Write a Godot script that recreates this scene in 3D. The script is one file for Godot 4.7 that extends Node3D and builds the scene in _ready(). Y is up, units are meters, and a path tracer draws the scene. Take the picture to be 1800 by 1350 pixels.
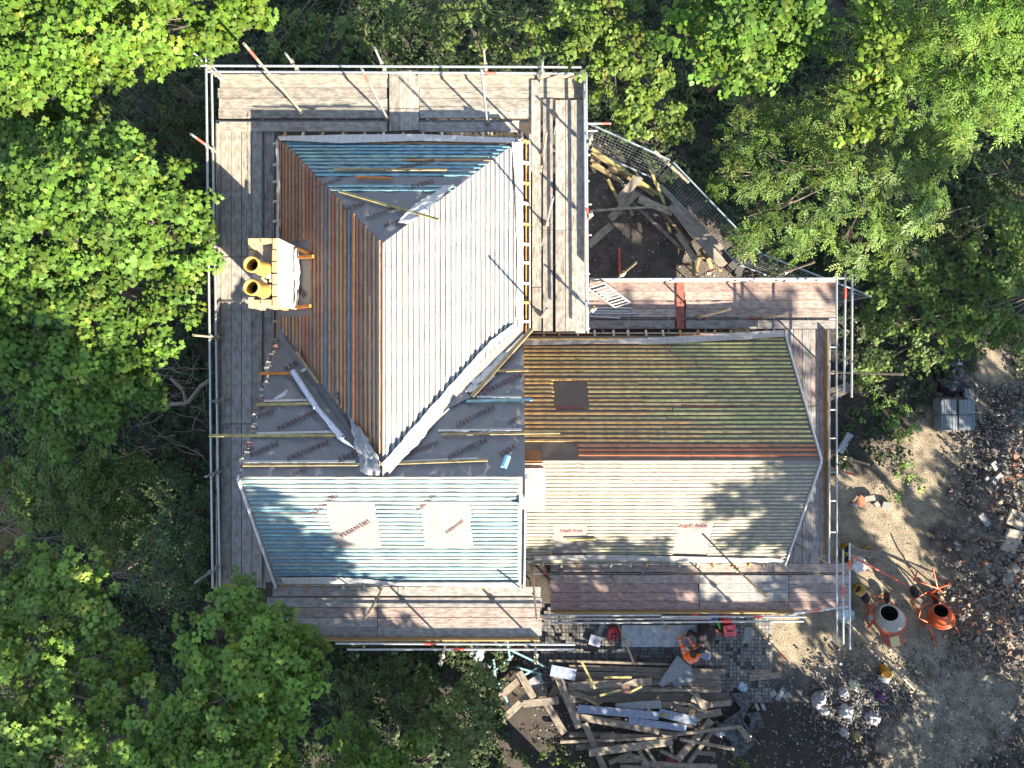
extends Node3D

# Survey frame of the place: the drone hangs EYE metres over the ground; x runs east (right), z runs south (down), y up.
const EYE := 20.0
const FOCAL := 1193.0
const NADIR := Vector2(902, 640)
var rng := RandomNumberGenerator.new()
var taken := {}
var boxes := {}
var mats := {}
var tube_mesh: ArrayMesh
var lens_noise := FastNoiseLite.new()

# a surveyed point: where the photograph shows it, taken at its own real height above the ground
func at(px: float, py: float, h: float) -> Vector3:
	var k := (EYE - h) / FOCAL
	return Vector3((px - NADIR.x) * k, h, (py - NADIR.y) * k)

func numbered(called: String) -> String:
	var n: int = taken.get(called, 0)
	taken[called] = n + 1
	return called if n == 0 else "%s_%03d" % [called, n]

func tag(o: Node, label: String, category: String, group := "") -> void:
	o.set_meta("label", label)
	o.set_meta("category", category)
	if group:
		o.set_meta("group", group)

func thing(called: String, label: String, category: String, where := Vector3.ZERO, group := "") -> Node3D:
	var o := Node3D.new()
	o.name = numbered(called)
	add_child(o)
	o.position = where
	tag(o, label, category, group)
	return o

func part(called: String, m: Mesh, mat: Material, parent: Node = self, t := Transform3D()) -> MeshInstance3D:
	var o := MeshInstance3D.new()
	o.name = numbered(called) if parent == self else called
	o.mesh = m
	o.material_override = mat
	o.transform = t
	parent.add_child(o, true)
	return o

const NTH := ["first", "second", "third", "fourth", "fifth", "sixth", "seventh", "eighth", "ninth", "tenth", "eleventh", "twelfth", "thirteenth", "fourteenth", "fifteenth", "sixteenth", "seventeenth", "eighteenth", "nineteenth", "twentieth", "twenty-first", "twenty-second"]

# members of a group told apart by their order along a row of the place
func in_order(group: String, words: String, along: Vector3) -> void:
	var list := []
	for o in get_children():
		if o.get_meta("group", "") == group:
			list.append(o)
	list.sort_custom(func(p, q): return p.position.dot(along) < q.position.dot(along))
	for i in mini(list.size(), NTH.size()):
		list[i].set_meta("label", words % NTH[i])

func structure(o: Node) -> void:
	o.set_meta("kind", "structure")

func lin(r: float, g: float, b: float) -> Color:
	return Color(r, g, b).linear_to_srgb()

# ---------- materials ----------
func noise_tex(freq: float, sd: int, lo: float, hi: float, size := 512, octaves := 4, kind := FastNoiseLite.TYPE_SIMPLEX_SMOOTH, mid := 0.5) -> NoiseTexture2D:
	var n := FastNoiseLite.new()
	n.noise_type = kind
	n.seed = sd
	n.frequency = freq
	n.fractal_octaves = octaves
	n.fractal_gain = 0.6
	var t := NoiseTexture2D.new()
	t.width = size
	t.height = size
	t.seamless = true
	t.noise = n
	var g := Gradient.new()
	g.offsets = PackedFloat32Array([0.0, mid, 1.0])
	var a := Color(lo, lo, lo)
	var c := Color(hi, hi, hi)
	g.colors = PackedColorArray([a, a.lerp(c, 0.6), c])
	t.color_ramp = g
	return t

var woods := []
var blotch: NoiseTexture2D
var speck: NoiseTexture2D
var soil_tex: NoiseTexture2D
var rough_tex: NoiseTexture2D
var spots: NoiseTexture2D

func textures() -> void:
	for k in 3:
		woods.append(wood_image(k))
	blotch = noise_tex(0.012, 11, 0.72, 1.0, 512, 5)
	speck = noise_tex(0.12, 14, 0.5, 1.0, 512, 3)
	soil_tex = noise_tex(0.03, 21, 0.4, 1.0, 1024, 6)
	rough_tex = noise_tex(0.02, 25, 0.72, 1.0, 256, 4)
	spots = noise_tex(0.035, 31, 0.25, 1.0, 512, 2, FastNoiseLite.TYPE_CELLULAR, 0.12)

# sawn timber: long streaks, a few knots, drips and dirt that follow no pattern
func wood_image(k: int) -> ImageTexture:
	var w := 640
	var h := 320
	var im := Image.create(w, h, false, Image.FORMAT_RGB8)
	var n := FastNoiseLite.new()
	n.seed = 90 + k
	n.frequency = 1.0
	n.fractal_octaves = 4
	var s := FastNoiseLite.new()
	s.seed = 190 + k
	s.frequency = 1.0
	s.fractal_octaves = 5
	var r := RandomNumberGenerator.new()
	r.seed = 33 + k
	var marks := []
	for i in [26, 46, 80][k]:
		marks.append([r.randf() * w, r.randf() * h, r.randf_range(1.5, 4.5), r.randf_range(0.25, 0.7)])
	var knots := []
	for i in 16:
		knots.append([r.randf() * w, r.randf() * h, r.randf_range(4.0, 8.0)])
	var data := PackedByteArray()
	data.resize(w * h * 3)
	var line := PackedFloat32Array()
	line.resize(w * h)
	for y in h:
		for x in w:
			var v := 0.93 + n.get_noise_2d(x * 0.006, y * 0.16) * 0.1 + n.get_noise_2d(x * 0.03, y * 0.5 + 50.0) * 0.07
			var dirt := s.get_noise_2d(x * 0.012 + 7.0, y * 0.03)
			v -= maxf(0.0, dirt - 0.05) * [0.15, 0.22, 0.42][k]
			line[y * w + x] = v
	for m in marks + knots:
		var knot: bool = m.size() == 3
		var rr: float = m[2]
		for yy in range(-int(rr * 2), int(rr * 2) + 1):
			for xx in range(-int(rr * 3), int(rr * 3) + 1):
				var dd := Vector2(xx / (2.2 if knot else 1.0), yy).length() / rr
				if dd < 1.0:
					var at_ := posmod(int(m[1]) + yy, h) * w + posmod(int(m[0]) + xx, w)
					line[at_] *= lerpf(0.6, 1.0, dd * dd) if knot else lerpf(1.0 - float(m[3]), 1.0, dd)
	for i in w * h:
		var g := int(clampf(line[i], 0.1, 1.0) * 255.0)
		data[i * 3] = g
		data[i * 3 + 1] = g
		data[i * 3 + 2] = g
	return ImageTexture.create_from_image(Image.create_from_data(w, h, false, Image.FORMAT_RGB8, data))

func wood(key: String, c: Color, off := 0.0, rough := 0.85) -> StandardMaterial3D:
	if mats.has(key):
		return mats[key]
	var m := StandardMaterial3D.new()
	m.resource_name = key
	m.albedo_color = c
	var clean := key.begins_with("batten") or key.begins_with("lath")
	m.albedo_texture = woods[0 if clean else 1 + mats.size() % 2]
	m.uv1_scale = Vector3(0.3, 1.9, 1)
	m.uv1_offset = Vector3(off * 0.37, off * 0.71, 0)
	m.roughness = rough
	m.detail_enabled = true
	m.detail_albedo = blotch
	m.detail_blend_mode = BaseMaterial3D.BLEND_MODE_MUL
	m.detail_uv_layer = BaseMaterial3D.DETAIL_UV_2
	m.uv2_scale = Vector3(0.6, 0.9, 1)
	m.uv2_offset = Vector3(off * 0.53, off * 0.29, 0)
	m.heightmap_enabled = true
	m.heightmap_texture = m.albedo_texture
	m.heightmap_scale = 0.12
	mats[key] = m
	return m

func plain_mat(key: String, c: Color, rough := 0.7, tex: Texture2D = null, scale := 1.0, metal := 0.0, relief := 0.0) -> StandardMaterial3D:
	if mats.has(key):
		return mats[key]
	var m := StandardMaterial3D.new()
	m.resource_name = key
	m.albedo_color = c
	m.roughness = rough
	m.metallic = metal
	if tex:
		m.albedo_texture = tex
		m.uv1_triplanar = true
		m.uv1_world_triplanar = true
		m.uv1_scale = Vector3.ONE * scale
		if relief > 0.0:
			m.heightmap_enabled = true
			m.heightmap_texture = tex
			m.heightmap_scale = relief
	mats[key] = m
	return m

func pick(list: Array):
	return list[rng.randi() % list.size()]

# ---------- shapes ----------
func quad(st: SurfaceTool, a: Vector3, b: Vector3, c: Vector3, d: Vector3, u0 := 0.0, v0 := 0.0, u1 := 1.0, v1 := 1.0) -> void:
	# a b c d counter-clockwise seen from outside
	var n := (b - a).cross(d - a)
	if n.length_squared() < 1e-14:
		n = (c - b).cross(a - b)
	n = n.normalized()
	var ps := [a, b, c, d]
	var us := [Vector2(u0, v0), Vector2(u1, v0), Vector2(u1, v1), Vector2(u0, v1)]
	for i in [0, 2, 1, 0, 3, 2]:
		st.set_normal(n)
		st.set_uv(us[i])
		st.set_uv2(us[i])
		st.add_vertex(ps[i])

func st_box(st: SurfaceTool, t: Transform3D, s: Vector3) -> void:
	var h := s * 0.5
	var p := []
	for y in [-1, 1]:
		for z in [-1, 1]:
			for x in [-1, 1]:
				p.append(t * Vector3(h.x * x, h.y * y, h.z * z))
	quad(st, p[6], p[7], p[5], p[4], 0, 0, s.x, s.z)
	quad(st, p[0], p[1], p[3], p[2], 0, 0, s.x, s.z)
	quad(st, p[2], p[3], p[7], p[6], 0, 0, s.x, s.y)
	quad(st, p[1], p[0], p[4], p[5], 0, 0, s.x, s.y)
	quad(st, p[3], p[1], p[5], p[7], 0, 0, s.z, s.y)
	quad(st, p[0], p[2], p[6], p[4], 0, 0, s.z, s.y)

func begin() -> SurfaceTool:
	var st := SurfaceTool.new()
	st.begin(Mesh.PRIMITIVE_TRIANGLES)
	return st

func box(s: Vector3) -> ArrayMesh:
	var key := Vector3i((s * 1000.0).round())
	if not boxes.has(key):
		var st := begin()
		st_box(st, Transform3D(), s)
		boxes[key] = st.commit()
	return boxes[key]

func basis_x(dir: Vector3, up := Vector3.UP) -> Basis:
	var x := dir.normalized()
	var z := x.cross(up)
	if z.length() < 1e-3:
		z = x.cross(Vector3.RIGHT)
	z = z.normalized()
	return Basis(x, z.cross(x).normalized(), z)

# a plank from p to q (centre of its underside), its width across, its thickness upwards
func plank(called: String, p: Vector3, q: Vector3, w: float, t: float, mat: Material, parent: Node = self, up := Vector3.UP) -> MeshInstance3D:
	var b := basis_x(q - p, up)
	var len_ := snappedf((q - p).length(), 0.02)
	return part(called, box(Vector3(len_, t, w)), mat, parent, Transform3D(b, (p + q) * 0.5 + b.y * t * 0.5))

func make_tube() -> void:
	var st := begin()
	var n := 12
	for i in n:
		var a := TAU * i / n
		var b := TAU * (i + 1) / n
		var ca := Vector3(cos(a), 0, sin(a))
		var cb := Vector3(cos(b), 0, sin(b))
		var up := Vector3.UP * 0.5
		var inn := 0.8
		# outside, inside, two rings
		for q in [[ca - up, ca + up, cb + up, cb - up, ca, cb], [cb * inn - up, cb * inn + up, ca * inn + up, ca * inn - up, -cb, -ca], [ca + up, ca * inn + up, cb * inn + up, cb + up, Vector3.UP, Vector3.UP], [ca * inn - up, ca - up, cb - up, cb * inn - up, Vector3.DOWN, Vector3.DOWN]]:
			var ns := [q[4], q[4], q[5], q[5]]
			for k in [0, 2, 1, 0, 3, 2]:
				st.set_normal(ns[k])
				st.set_uv(Vector2(0, 0))
				st.set_uv2(Vector2(0, 0))
				st.add_vertex(q[k])
	tube_mesh = st.commit()

func tube(called: String, p: Vector3, q: Vector3, r: float, mat: Material, parent: Node = self) -> MeshInstance3D:
	var y := (q - p).normalized()
	var x := y.cross(Vector3(0.31, 0.2, 0.93)).normalized()
	var b := Basis(x * r, y * (q - p).length(), x.cross(y) * r)
	return part(called, tube_mesh, mat, parent, Transform3D(b, (p + q) * 0.5))

func st_limb(st: SurfaceTool, p: Vector3, q: Vector3, r0: float, r1: float, n := 7) -> void:
	var y := (q - p).normalized()
	var x := y.cross(Vector3(0.31, 0.2, 0.93)).normalized()
	var z := x.cross(y)
	for i in n:
		var a := TAU * i / n
		var b := TAU * (i + 1) / n
		var ca := x * cos(a) + z * sin(a)
		var cb := x * cos(b) + z * sin(b)
		var ps := [p + ca * r0, q + ca * r1, q + cb * r1, p + cb * r0]
		var ns := [ca, ca, cb, cb]
		for k in [0, 2, 1, 0, 3, 2]:
			st.set_normal(ns[k])
			st.set_uv(Vector2(a, 0))
			st.set_uv2(Vector2(a, 0))
			st.add_vertex(ps[k])

func st_path(st: SurfaceTool, pts: Array, r: float, n := 6) -> void:
	for i in pts.size() - 1:
		st_limb(st, pts[i], pts[i + 1], r, r, n)

# a turned shape round y: profile of Vector2(radius, height)
func lathe(profile: Array, n := 24) -> ArrayMesh:
	var st := begin()
	st.set_smooth_group(0)
	for i in n:
		var a := TAU * i / n
		var b := TAU * (i + 1) / n
		for k in profile.size() - 1:
			var p: Vector2 = profile[k]
			var q: Vector2 = profile[k + 1]
			var v := [Vector3(p.x * cos(a), p.y, p.x * sin(a)), Vector3(q.x * cos(a), q.y, q.x * sin(a)), Vector3(q.x * cos(b), q.y, q.x * sin(b)), Vector3(p.x * cos(b), p.y, p.x * sin(b))]
			for j in [0, 1, 2, 0, 2, 3]:
				st.set_uv(Vector2(float(i) / n, q.y))
				st.set_uv2(Vector2(float(i) / n, q.y))
				st.add_vertex(v[j])
	st.generate_normals()
	return st.commit()

# a cloth between two edges, with folds
func cloth(left: Array, right: Array, cols: int, rows: int, amp: float, sd: int, freq := 2.5) -> ArrayMesh:
	var nz := FastNoiseLite.new()
	nz.seed = sd
	nz.frequency = freq
	nz.fractal_octaves = 3
	nz.noise_type = FastNoiseLite.TYPE_SIMPLEX
	var g := []
	for i in rows + 1:
		var f := float(i) / rows * (left.size() - 1)
		var k := mini(int(f), left.size() - 2)
		var a: Vector3 = left[k].lerp(left[k + 1], f - k)
		var b: Vector3 = right[k].lerp(right[k + 1], f - k)
		var row := []
		for j in cols + 1:
			var p := a.lerp(b, float(j) / cols)
			var fold := 1.0 - absf(nz.get_noise_3d(p.x, p.y * 0.4, p.z)) * 2.0
			p.y += amp * fold + amp * 0.4
			p.x += nz.get_noise_3d(p.z * 1.3, 7.0, p.x) * amp * 0.8
			row.append(p)
		g.append(row)
	var st := begin()
	st.set_smooth_group(0)
	for i in rows:
		for j in cols:
			for q in [[i, j], [i, j + 1], [i + 1, j + 1], [i, j], [i + 1, j + 1], [i + 1, j]]:
				st.set_uv(Vector2(q[1], q[0]) * 0.1)
				st.set_uv2(Vector2(q[1], q[0]) * 0.1)
				st.add_vertex(g[q[0]][q[1]])
	st.generate_normals()
	return st.commit()

# an uneven lump: a sphere pushed about by noise, flattened
func lump(size: Vector3, sd: int, rough_amp := 0.25, n := 10) -> ArrayMesh:
	var nz := FastNoiseLite.new()
	nz.seed = sd
	nz.frequency = 1.1
	nz.fractal_octaves = 3
	var st := begin()
	st.set_smooth_group(0)
	var pt := func(i: int, j: int) -> Vector3:
		var th := PI * i / n
		var ph := TAU * (j % (n * 2)) / (n * 2)
		var d := Vector3(sin(th) * cos(ph), cos(th), sin(th) * sin(ph))
		return d * (1.0 + nz.get_noise_3dv(d * 1.6) * rough_amp * 2.0) * size * 0.5
	for i in n:
		for j in n * 2:
			var a: Vector3 = pt.call(i, j)
			var b: Vector3 = pt.call(i, j + 1)
			var c: Vector3 = pt.call(i + 1, j + 1)
			var d: Vector3 = pt.call(i + 1, j)
			for v in [a, b, c, a, c, d]:
				st.set_uv(Vector2(0, 0))
				st.set_uv2(Vector2(0, 0))
				st.add_vertex(v)
	st.generate_normals()
	return st.commit()

# a broken piece of brick or stone: a box whose corners are knocked about
func chunk(s: Vector3, sd: int, j := 0.18) -> ArrayMesh:
	var r := RandomNumberGenerator.new()
	r.seed = sd
	var p := []
	for y in [-1, 1]:
		for z in [-1, 1]:
			for x in [-1, 1]:
				p.append(Vector3(x, y, z) * s * 0.5 * Vector3(1 - r.randf() * j, 1 - r.randf() * j, 1 - r.randf() * j))
	var st := begin()
	for f in [[6, 7, 5, 4], [0, 1, 3, 2], [2, 3, 7, 6], [1, 0, 4, 5], [3, 1, 5, 7], [0, 2, 6, 4]]:
		quad(st, p[f[0]], p[f[1]], p[f[2]], p[f[3]])
	return st.commit()

func scatter(called: String, m: Mesh, mat: Material, ts: Array, cols: Array, parent: Node = self) -> MultiMeshInstance3D:
	var mm := MultiMesh.new()
	mm.transform_format = MultiMesh.TRANSFORM_3D
	mm.use_colors = true
	mm.mesh = m
	mm.instance_count = ts.size()
	for i in ts.size():
		mm.set_instance_transform(i, ts[i])
		mm.set_instance_color(i, cols[i])
	var o := MultiMeshInstance3D.new()
	o.name = numbered(called) if parent == self else called
	o.multimesh = mm
	o.material_override = mat
	o.set_meta("kind", "stuff")
	parent.add_child(o, true)
	return o

# ---------- the house ----------
const CP := 0.8
const SP := 0.6
const WCP := 0.8192
const WSP := 0.5735
const EAVE := 5.45
const DECK := 4.85
const EEAVE := 3.05
const EDECK := 2.4
var slopes := {}
var house: Node3D

class Slope:
	var o: Vector3
	var a: Vector3
	var u: Vector3
	var n: Vector3
	var poly: Array
	var felt: MeshInstance3D
	func p(x: float, y: float, h := 0.0) -> Vector3:
		return o + a * x + u * y + n * h
	func span(b: float) -> Vector2:
		var lo := 1e9
		var hi := -1e9
		for i in poly.size():
			var s: Vector2 = poly[i]
			var e: Vector2 = poly[(i + 1) % poly.size()]
			if absf(s.y - e.y) < 1e-6:
				if absf(s.y - b) < 1e-4:
					lo = minf(lo, minf(s.x, e.x))
					hi = maxf(hi, maxf(s.x, e.x))
				continue
			var f := (b - s.y) / (e.y - s.y)
			if f >= -1e-5 and f <= 1.0 + 1e-5:
				var x := lerpf(s.x, e.x, f)
				lo = minf(lo, x)
				hi = maxf(hi, x)
		return Vector2(lo, hi)
	func top() -> float:
		var t := 0.0
		for q in poly:
			t = maxf(t, q.y)
		return t

func slope(key: String, o: Vector3, a: Vector3, u: Vector3, poly: Array) -> Slope:
	var s := Slope.new()
	s.o = o
	s.a = a
	s.u = u
	s.n = a.cross(u).normalized()
	if s.n.y < 0:
		s.n = -s.n
	s.poly = poly
	slopes[key] = s
	return s

# where the sight line through a surveyed point meets the plane of a slope
func hit(px: float, py: float, key: String, lift := 0.0) -> Vector3:
	var s: Slope = slopes[key]
	var eye := Vector3(0, EYE, 0)
	var d := Vector3((px - NADIR.x) / FOCAL, -1.0, (py - NADIR.y) / FOCAL)
	var t := (s.o + s.n * lift - eye).dot(s.n) / d.dot(s.n)
	return eye + d * t

func felt_sheet(key: String, mat: Material, sd: int, folds := 0.0) -> void:
	var s: Slope = slopes[key]
	var nz := FastNoiseLite.new()
	nz.seed = sd
	nz.frequency = 0.9
	nz.fractal_octaves = 4
	var top := s.top()
	var rows := 34
	var cols := 56
	var st := begin()
	st.set_smooth_group(0)
	var g := []
	for i in rows + 1:
		var b := top * i / rows
		var ab := s.span(clampf(b, 0.0005, top - 0.0005))
		var row := []
		for j in cols + 1:
			var x := lerpf(ab.x, ab.y, float(j) / cols)
			var sag := (-0.003 if key.contains("south") or key == "east" else -0.008) * absf(sin(PI * x / 0.45)) + nz.get_noise_2d(x * 2.2, b * 1.2) * 0.012
			if folds > 0.0:
				sag += folds * (0.5 - absf(nz.get_noise_2d(x * 1.1 + b * 0.9, b * 2.6 - x * 0.7 + 40.0)) * 2.4)
			row.append(s.p(x, b, sag))
		g.append(row)
	for i in rows:
		for j in cols:
			for q in [[i, j], [i + 1, j], [i + 1, j + 1], [i, j], [i + 1, j + 1], [i, j + 1]]:
				st.set_uv(Vector2(q[1], q[0]))
				st.set_uv2(Vector2(q[1], q[0]))
				st.add_vertex(g[q[0]][q[1]])
	st.generate_normals()
	s.felt = part("roof_felt", st.commit(), mat, house)

# one run of batten on a slope, from a0 to a1 at height b up the slope
func batten(s: Slope, a0: float, a1: float, b: float, mat: Material, w := 0.05) -> void:
	if a1 - a0 < 0.05:
		return
	var l := snappedf(a1 - a0, 0.04)
	var tilt := rng.randf_range(-0.012, 0.012) / maxf(l, 1.0)
	var x := (s.a + s.u * tilt).normalized()
	var bs := Basis(x, s.n, x.cross(s.n))
	part("batten", box(Vector3(l, 0.024, w)), mat, house, Transform3D(bs, s.p((a0 + a1) * 0.5, b + rng.randf_range(-0.008, 0.008), rng.randf_range(0.004, 0.012))))

func row_of(s: Slope, b: float, list: Array, gaps: Array, joint := 0.4, ends := Vector2.ZERO) -> void:
	var ab := s.span(b)
	ab.x += ends.x + rng.randf_range(-0.015, 0.01)
	ab.y -= ends.y + rng.randf_range(-0.01, 0.015)
	var runs := [ab]
	for gp in gaps:   # [a0, a1, b0, b1]
		if b > gp[2] and b < gp[3]:
			var next := []
			for r in runs:
				if r.x < gp[0] - 0.05:
					next.append(Vector2(r.x, minf(r.y, gp[0] + rng.randf_range(-0.02, 0.02))))
				if r.y > gp[1] + 0.05:
					next.append(Vector2(maxf(r.x, gp[1] + rng.randf_range(-0.02, 0.02)), r.y))
			runs = next
	for r in runs:
		if r.y - r.x > 2.6 and rng.randf() < joint:
			var m: float = lerpf(r.x, r.y, rng.randf_range(0.25, 0.75))
			batten(s, r.x, m - 0.004, b, pick(list))
			batten(s, m + 0.004, r.y, b, pick(list))
		else:
			batten(s, r.x, r.y, b, pick(list))

# lettering printed on felt: starts at (px,py) and runs to (qx,qy) as surveyed on that slope
func print_on(key: String, words: String, px: float, py: float, qx: float, qy: float, mat: Material, lift := 0.02) -> void:
	var s: Slope = slopes[key]
	var p := hit(px, py, key)
	var q := hit(qx, qy, key)
	var tm := TextMesh.new()
	var f := SystemFont.new()
	f.font_names = PackedStringArray(["Droid Sans"])
	f.font_weight = 700
	tm.font = f
	tm.text = words
	tm.font_size = 32
	tm.pixel_size = 0.01
	tm.depth = 0.02
	tm.curve_step = 3.0
	var wide: float = maxf(tm.get_aabb().size.x, 0.1)
	var k := (q - p).length() / wide
	var x := (q - p).normalized()
	var y := s.n.cross(x)
	part("lettering", tm, mat, s.felt, Transform3D(Basis(x * k, y * k, s.n * 0.05), (p + q) * 0.5 + s.n * (lift + (0.018 if key.begins_with("valley") or key == "north" else 0.0))))

func gable(st: SurfaceTool, x: float, z0: float, z1: float, zr: float, base: float, eave: float, ridge: float, thick: float) -> void:
	for side in [0, 1]:
		var xx := x if side == 0 else x + thick
		var pts := [Vector3(xx, base, z0), Vector3(xx, eave, z0), Vector3(xx, ridge, zr), Vector3(xx, eave, z1), Vector3(xx, base, z1)]
		for k in [[0, 1, 2], [0, 2, 4], [4, 2, 3]]:
			for j in (k if side == 0 else [k[0], k[2], k[1]]):
				st.set_normal(Vector3(-1 if side == 0 else 1, 0, 0))
				st.set_uv(Vector2(pts[j].z, pts[j].y))
				st.set_uv2(Vector2(pts[j].z, pts[j].y))
				st.add_vertex(pts[j])

func build_house() -> void:
	house = thing("house", "stripped house roof with grey felt and rows of coloured battens inside the scaffold", "house")
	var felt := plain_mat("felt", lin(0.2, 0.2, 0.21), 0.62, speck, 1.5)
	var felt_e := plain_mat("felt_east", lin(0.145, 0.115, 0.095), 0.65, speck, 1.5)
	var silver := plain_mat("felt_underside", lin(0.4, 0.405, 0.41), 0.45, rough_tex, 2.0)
	var ink := plain_mat("ink", lin(0.045, 0.02, 0.025), 0.7)
	var ink_red := plain_mat("ink_red", lin(0.13, 0.035, 0.035), 0.7)
	var brickwork := plain_mat("old_wall", lin(0.3, 0.22, 0.17), 0.9, rough_tex, 1.0)
	var pale := wood("pale_timber", lin(0.6, 0.55, 0.44), 1.0)
	var raw := wood("raw_timber", lin(0.5, 0.3, 0.12), 2.0)
	var soffit := wood("soffit", lin(0.36, 0.15, 0.06), 3.0)
	var R := EAVE + 2.64 * 0.75
	slope("north", Vector3(-5.06, EAVE, -4.88), Vector3.RIGHT, Vector3(0, SP, CP), [Vector2(0, 0), Vector2(5.28, 0), Vector2(2.64, 3.3)])
	slope("west", Vector3(-5.06, EAVE, -4.88), Vector3.BACK, Vector3(CP, SP, 0), [Vector2(0, 0), Vector2(4.33, 0), Vector2(6.97, 3.3), Vector2(2.64, 3.3)])
	slope("east", Vector3(0.22, EAVE, -4.88), Vector3.BACK, Vector3(-CP, SP, 0), [Vector2(0, 0), Vector2(4.33, 0), Vector2(6.97, 3.3), Vector2(2.64, 3.3)])
	slope("valley_west", Vector3(-5.06, EAVE, -0.55), Vector3.RIGHT, Vector3(0, SP, CP), [Vector2(0, 0), Vector2(2.64, 3.3), Vector2(0, 3.3)])
	slope("valley_east", Vector3(-5.06, EAVE, -0.55), Vector3.RIGHT, Vector3(0, SP, CP), [Vector2(5.28, 0), Vector2(5.28, 3.3), Vector2(2.64, 3.3)])
	slope("south", Vector3(-5.06, EAVE, 4.73), Vector3.RIGHT, Vector3(0, SP, -CP), [Vector2(0, 0), Vector2(5.28, 0), Vector2(5.28, 3.3), Vector2(0, 3.3)])
	slope("wing_north", Vector3(0.24, EEAVE, -0.71), Vector3.RIGHT, Vector3(0, WSP, WCP), [Vector2(0, 0), Vector2(6.55, 0), Vector2(6.55, 3.467), Vector2(0, 3.467)])
	slope("wing_south", Vector3(0.24, EEAVE, 4.97), Vector3.RIGHT, Vector3(0, WSP, -WCP), [Vector2(0, 0), Vector2(6.55, 0), Vector2(6.55, 3.467), Vector2(0, 3.467)])
	# walls, with thickness, closed right up to the roof
	for w in [[-4.85, 0.0, -4.65, -4.35, EAVE - 0.1], [-4.85, -4.55, -4.35, 4.5, EAVE - 0.1], [-0.3, 0.0, -4.35, 4.5, EAVE - 0.1], [-4.55, -0.3, 4.2, 4.5, EAVE - 0.1], [0.0, 6.6, -0.45, -0.15, EEAVE - 0.1], [0.0, 6.6, 4.45, 4.75, EEAVE - 0.1]]:
		part("wall", box(Vector3(w[1] - w[0], w[4], w[3] - w[2])), brickwork, house, Transform3D(Basis(), Vector3((w[0] + w[1]) * 0.5, w[4] * 0.5, (w[2] + w[3]) * 0.5)))
	var gs := begin()
	gable(gs, -4.86, -0.4, 4.55, 2.09, 0, EAVE - 0.06, R - 0.12, 0.02)
	part("gable_wall", gs.commit(), brickwork, house)
	gs = begin()
	gable(gs, 0.1, -0.4, 4.55, 2.09, 0, EAVE - 0.06, R - 0.12, 0.05)
	part("gable_wall", gs.commit(), brickwork, house)
	gs = begin()
	gable(gs, 6.6, -0.4, 4.7, 2.13, 0, EEAVE - 0.06, 4.92, 0.05)
	part("gable_wall", gs.commit(), brickwork, house)
	# windows and a door in the walls below the scaffold
	var glass := plain_mat("window_glass", lin(0.03, 0.04, 0.05), 0.1)
	var white := plain_mat("white_paint", lin(0.75, 0.74, 0.7), 0.5)
	for w in [[-3.5, 1.6, 4.5, 0], [-1.4, 1.6, 4.5, 0], [2.0, 1.5, 4.75, 0], [5.0, 1.5, 4.75, 0], [-3.2, 1.6, -4.65, 0], [-1.2, 1.6, -4.65, 0]]:
		var fr := part("window", box(Vector3(1.1, 1.3, 0.06)), white, house, Transform3D(Basis(), Vector3(w[0], w[1], w[2] + (0.02 if w[2] > 0 else -0.02))))
		for k in [-1, 1]:
			part("pane", box(Vector3(0.44, 1.12, 0.066)), glass, fr, Transform3D(Basis(), Vector3(0.26 * k, 0, 0)))
	for k in ["north", "west", "east", "valley_west", "valley_east", "south"]:
		felt_sheet(k, plain_mat("felt_sunlit_slope", lin(0.27, 0.265, 0.26), 0.62, speck, 1.5) if k == "south" else felt, k.hash() % 1000, 0.045 if k.begins_with("valley") else (0.03 if k == "north" else 0.003))  # south gets a paler copy of the felt, sunlight mixed into its colour
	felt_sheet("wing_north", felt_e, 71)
	felt_sheet("wing_south", plain_mat("felt_sunlit_wing", lin(0.25, 0.235, 0.225), 0.65, speck, 1.5), 72)  # wing felt lightened so its colour carries the sun on this side
	# eaves: rafter feet, fascia, soffit
	for e in [["north", 0.0, 5.28], ["west", 0.0, 4.33], ["east", 0.0, 4.3], ["south", 0.0, 5.28], ["wing_north", 0.0, 6.53], ["wing_south", 0.0, 6.53]]:
		var s: Slope = slopes[e[0]]
		var x: float = e[1] + 0.1
		while x < e[2]:
			var bs := Basis(s.u, s.n, s.u.cross(s.n))
			part("rafter_foot", box(Vector3(0.34, 0.1, 0.05)), pale if rng.randf() < 0.6 else raw, house, Transform3D(bs, s.p(x + rng.randf_range(-0.04, 0.04), -0.04, -0.085)))
			x += 0.43
		plank("fascia", s.p(e[1], -0.2, -0.16) - Vector3(0, 0.05, 0), s.p(e[2], -0.2, -0.16) - Vector3(0, 0.05, 0), 0.03, 0.15, pale if e[0] in ["south", "wing_south", "wing_north"] else raw, house)
		plank("soffit", s.p(e[1], -0.06, -0.2) - Vector3(0, 0.06, 0), s.p(e[2], -0.06, -0.2) - Vector3(0, 0.06, 0), 0.3, 0.012, soffit, house)
	# verge boards of the two gables
	var vb := plain_mat("verge_white", lin(0.6, 0.62, 0.62), 0.6, rough_tex, 2.0)
	for v in [["south", -0.03], ["south", 5.3], ["wing_south", 6.55], ["wing_north", 6.55]]:
		var s: Slope = slopes[v[0]]
		plank("verge_board", s.p(v[1], -0.05, -0.06), s.p(v[1], s.top(), -0.06), 0.028, 0.12, vb if v[0] != "valley_west" else soffit, house, s.n)
	var vm := [plain_mat("verge_brick", lin(0.25, 0.1, 0.07), 0.9, speck, 3.0), plain_mat("verge_mortar", lin(0.42, 0.39, 0.33), 0.95, speck, 3.0), plain_mat("verge_dark", lin(0.1, 0.08, 0.07), 0.95)]
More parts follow.
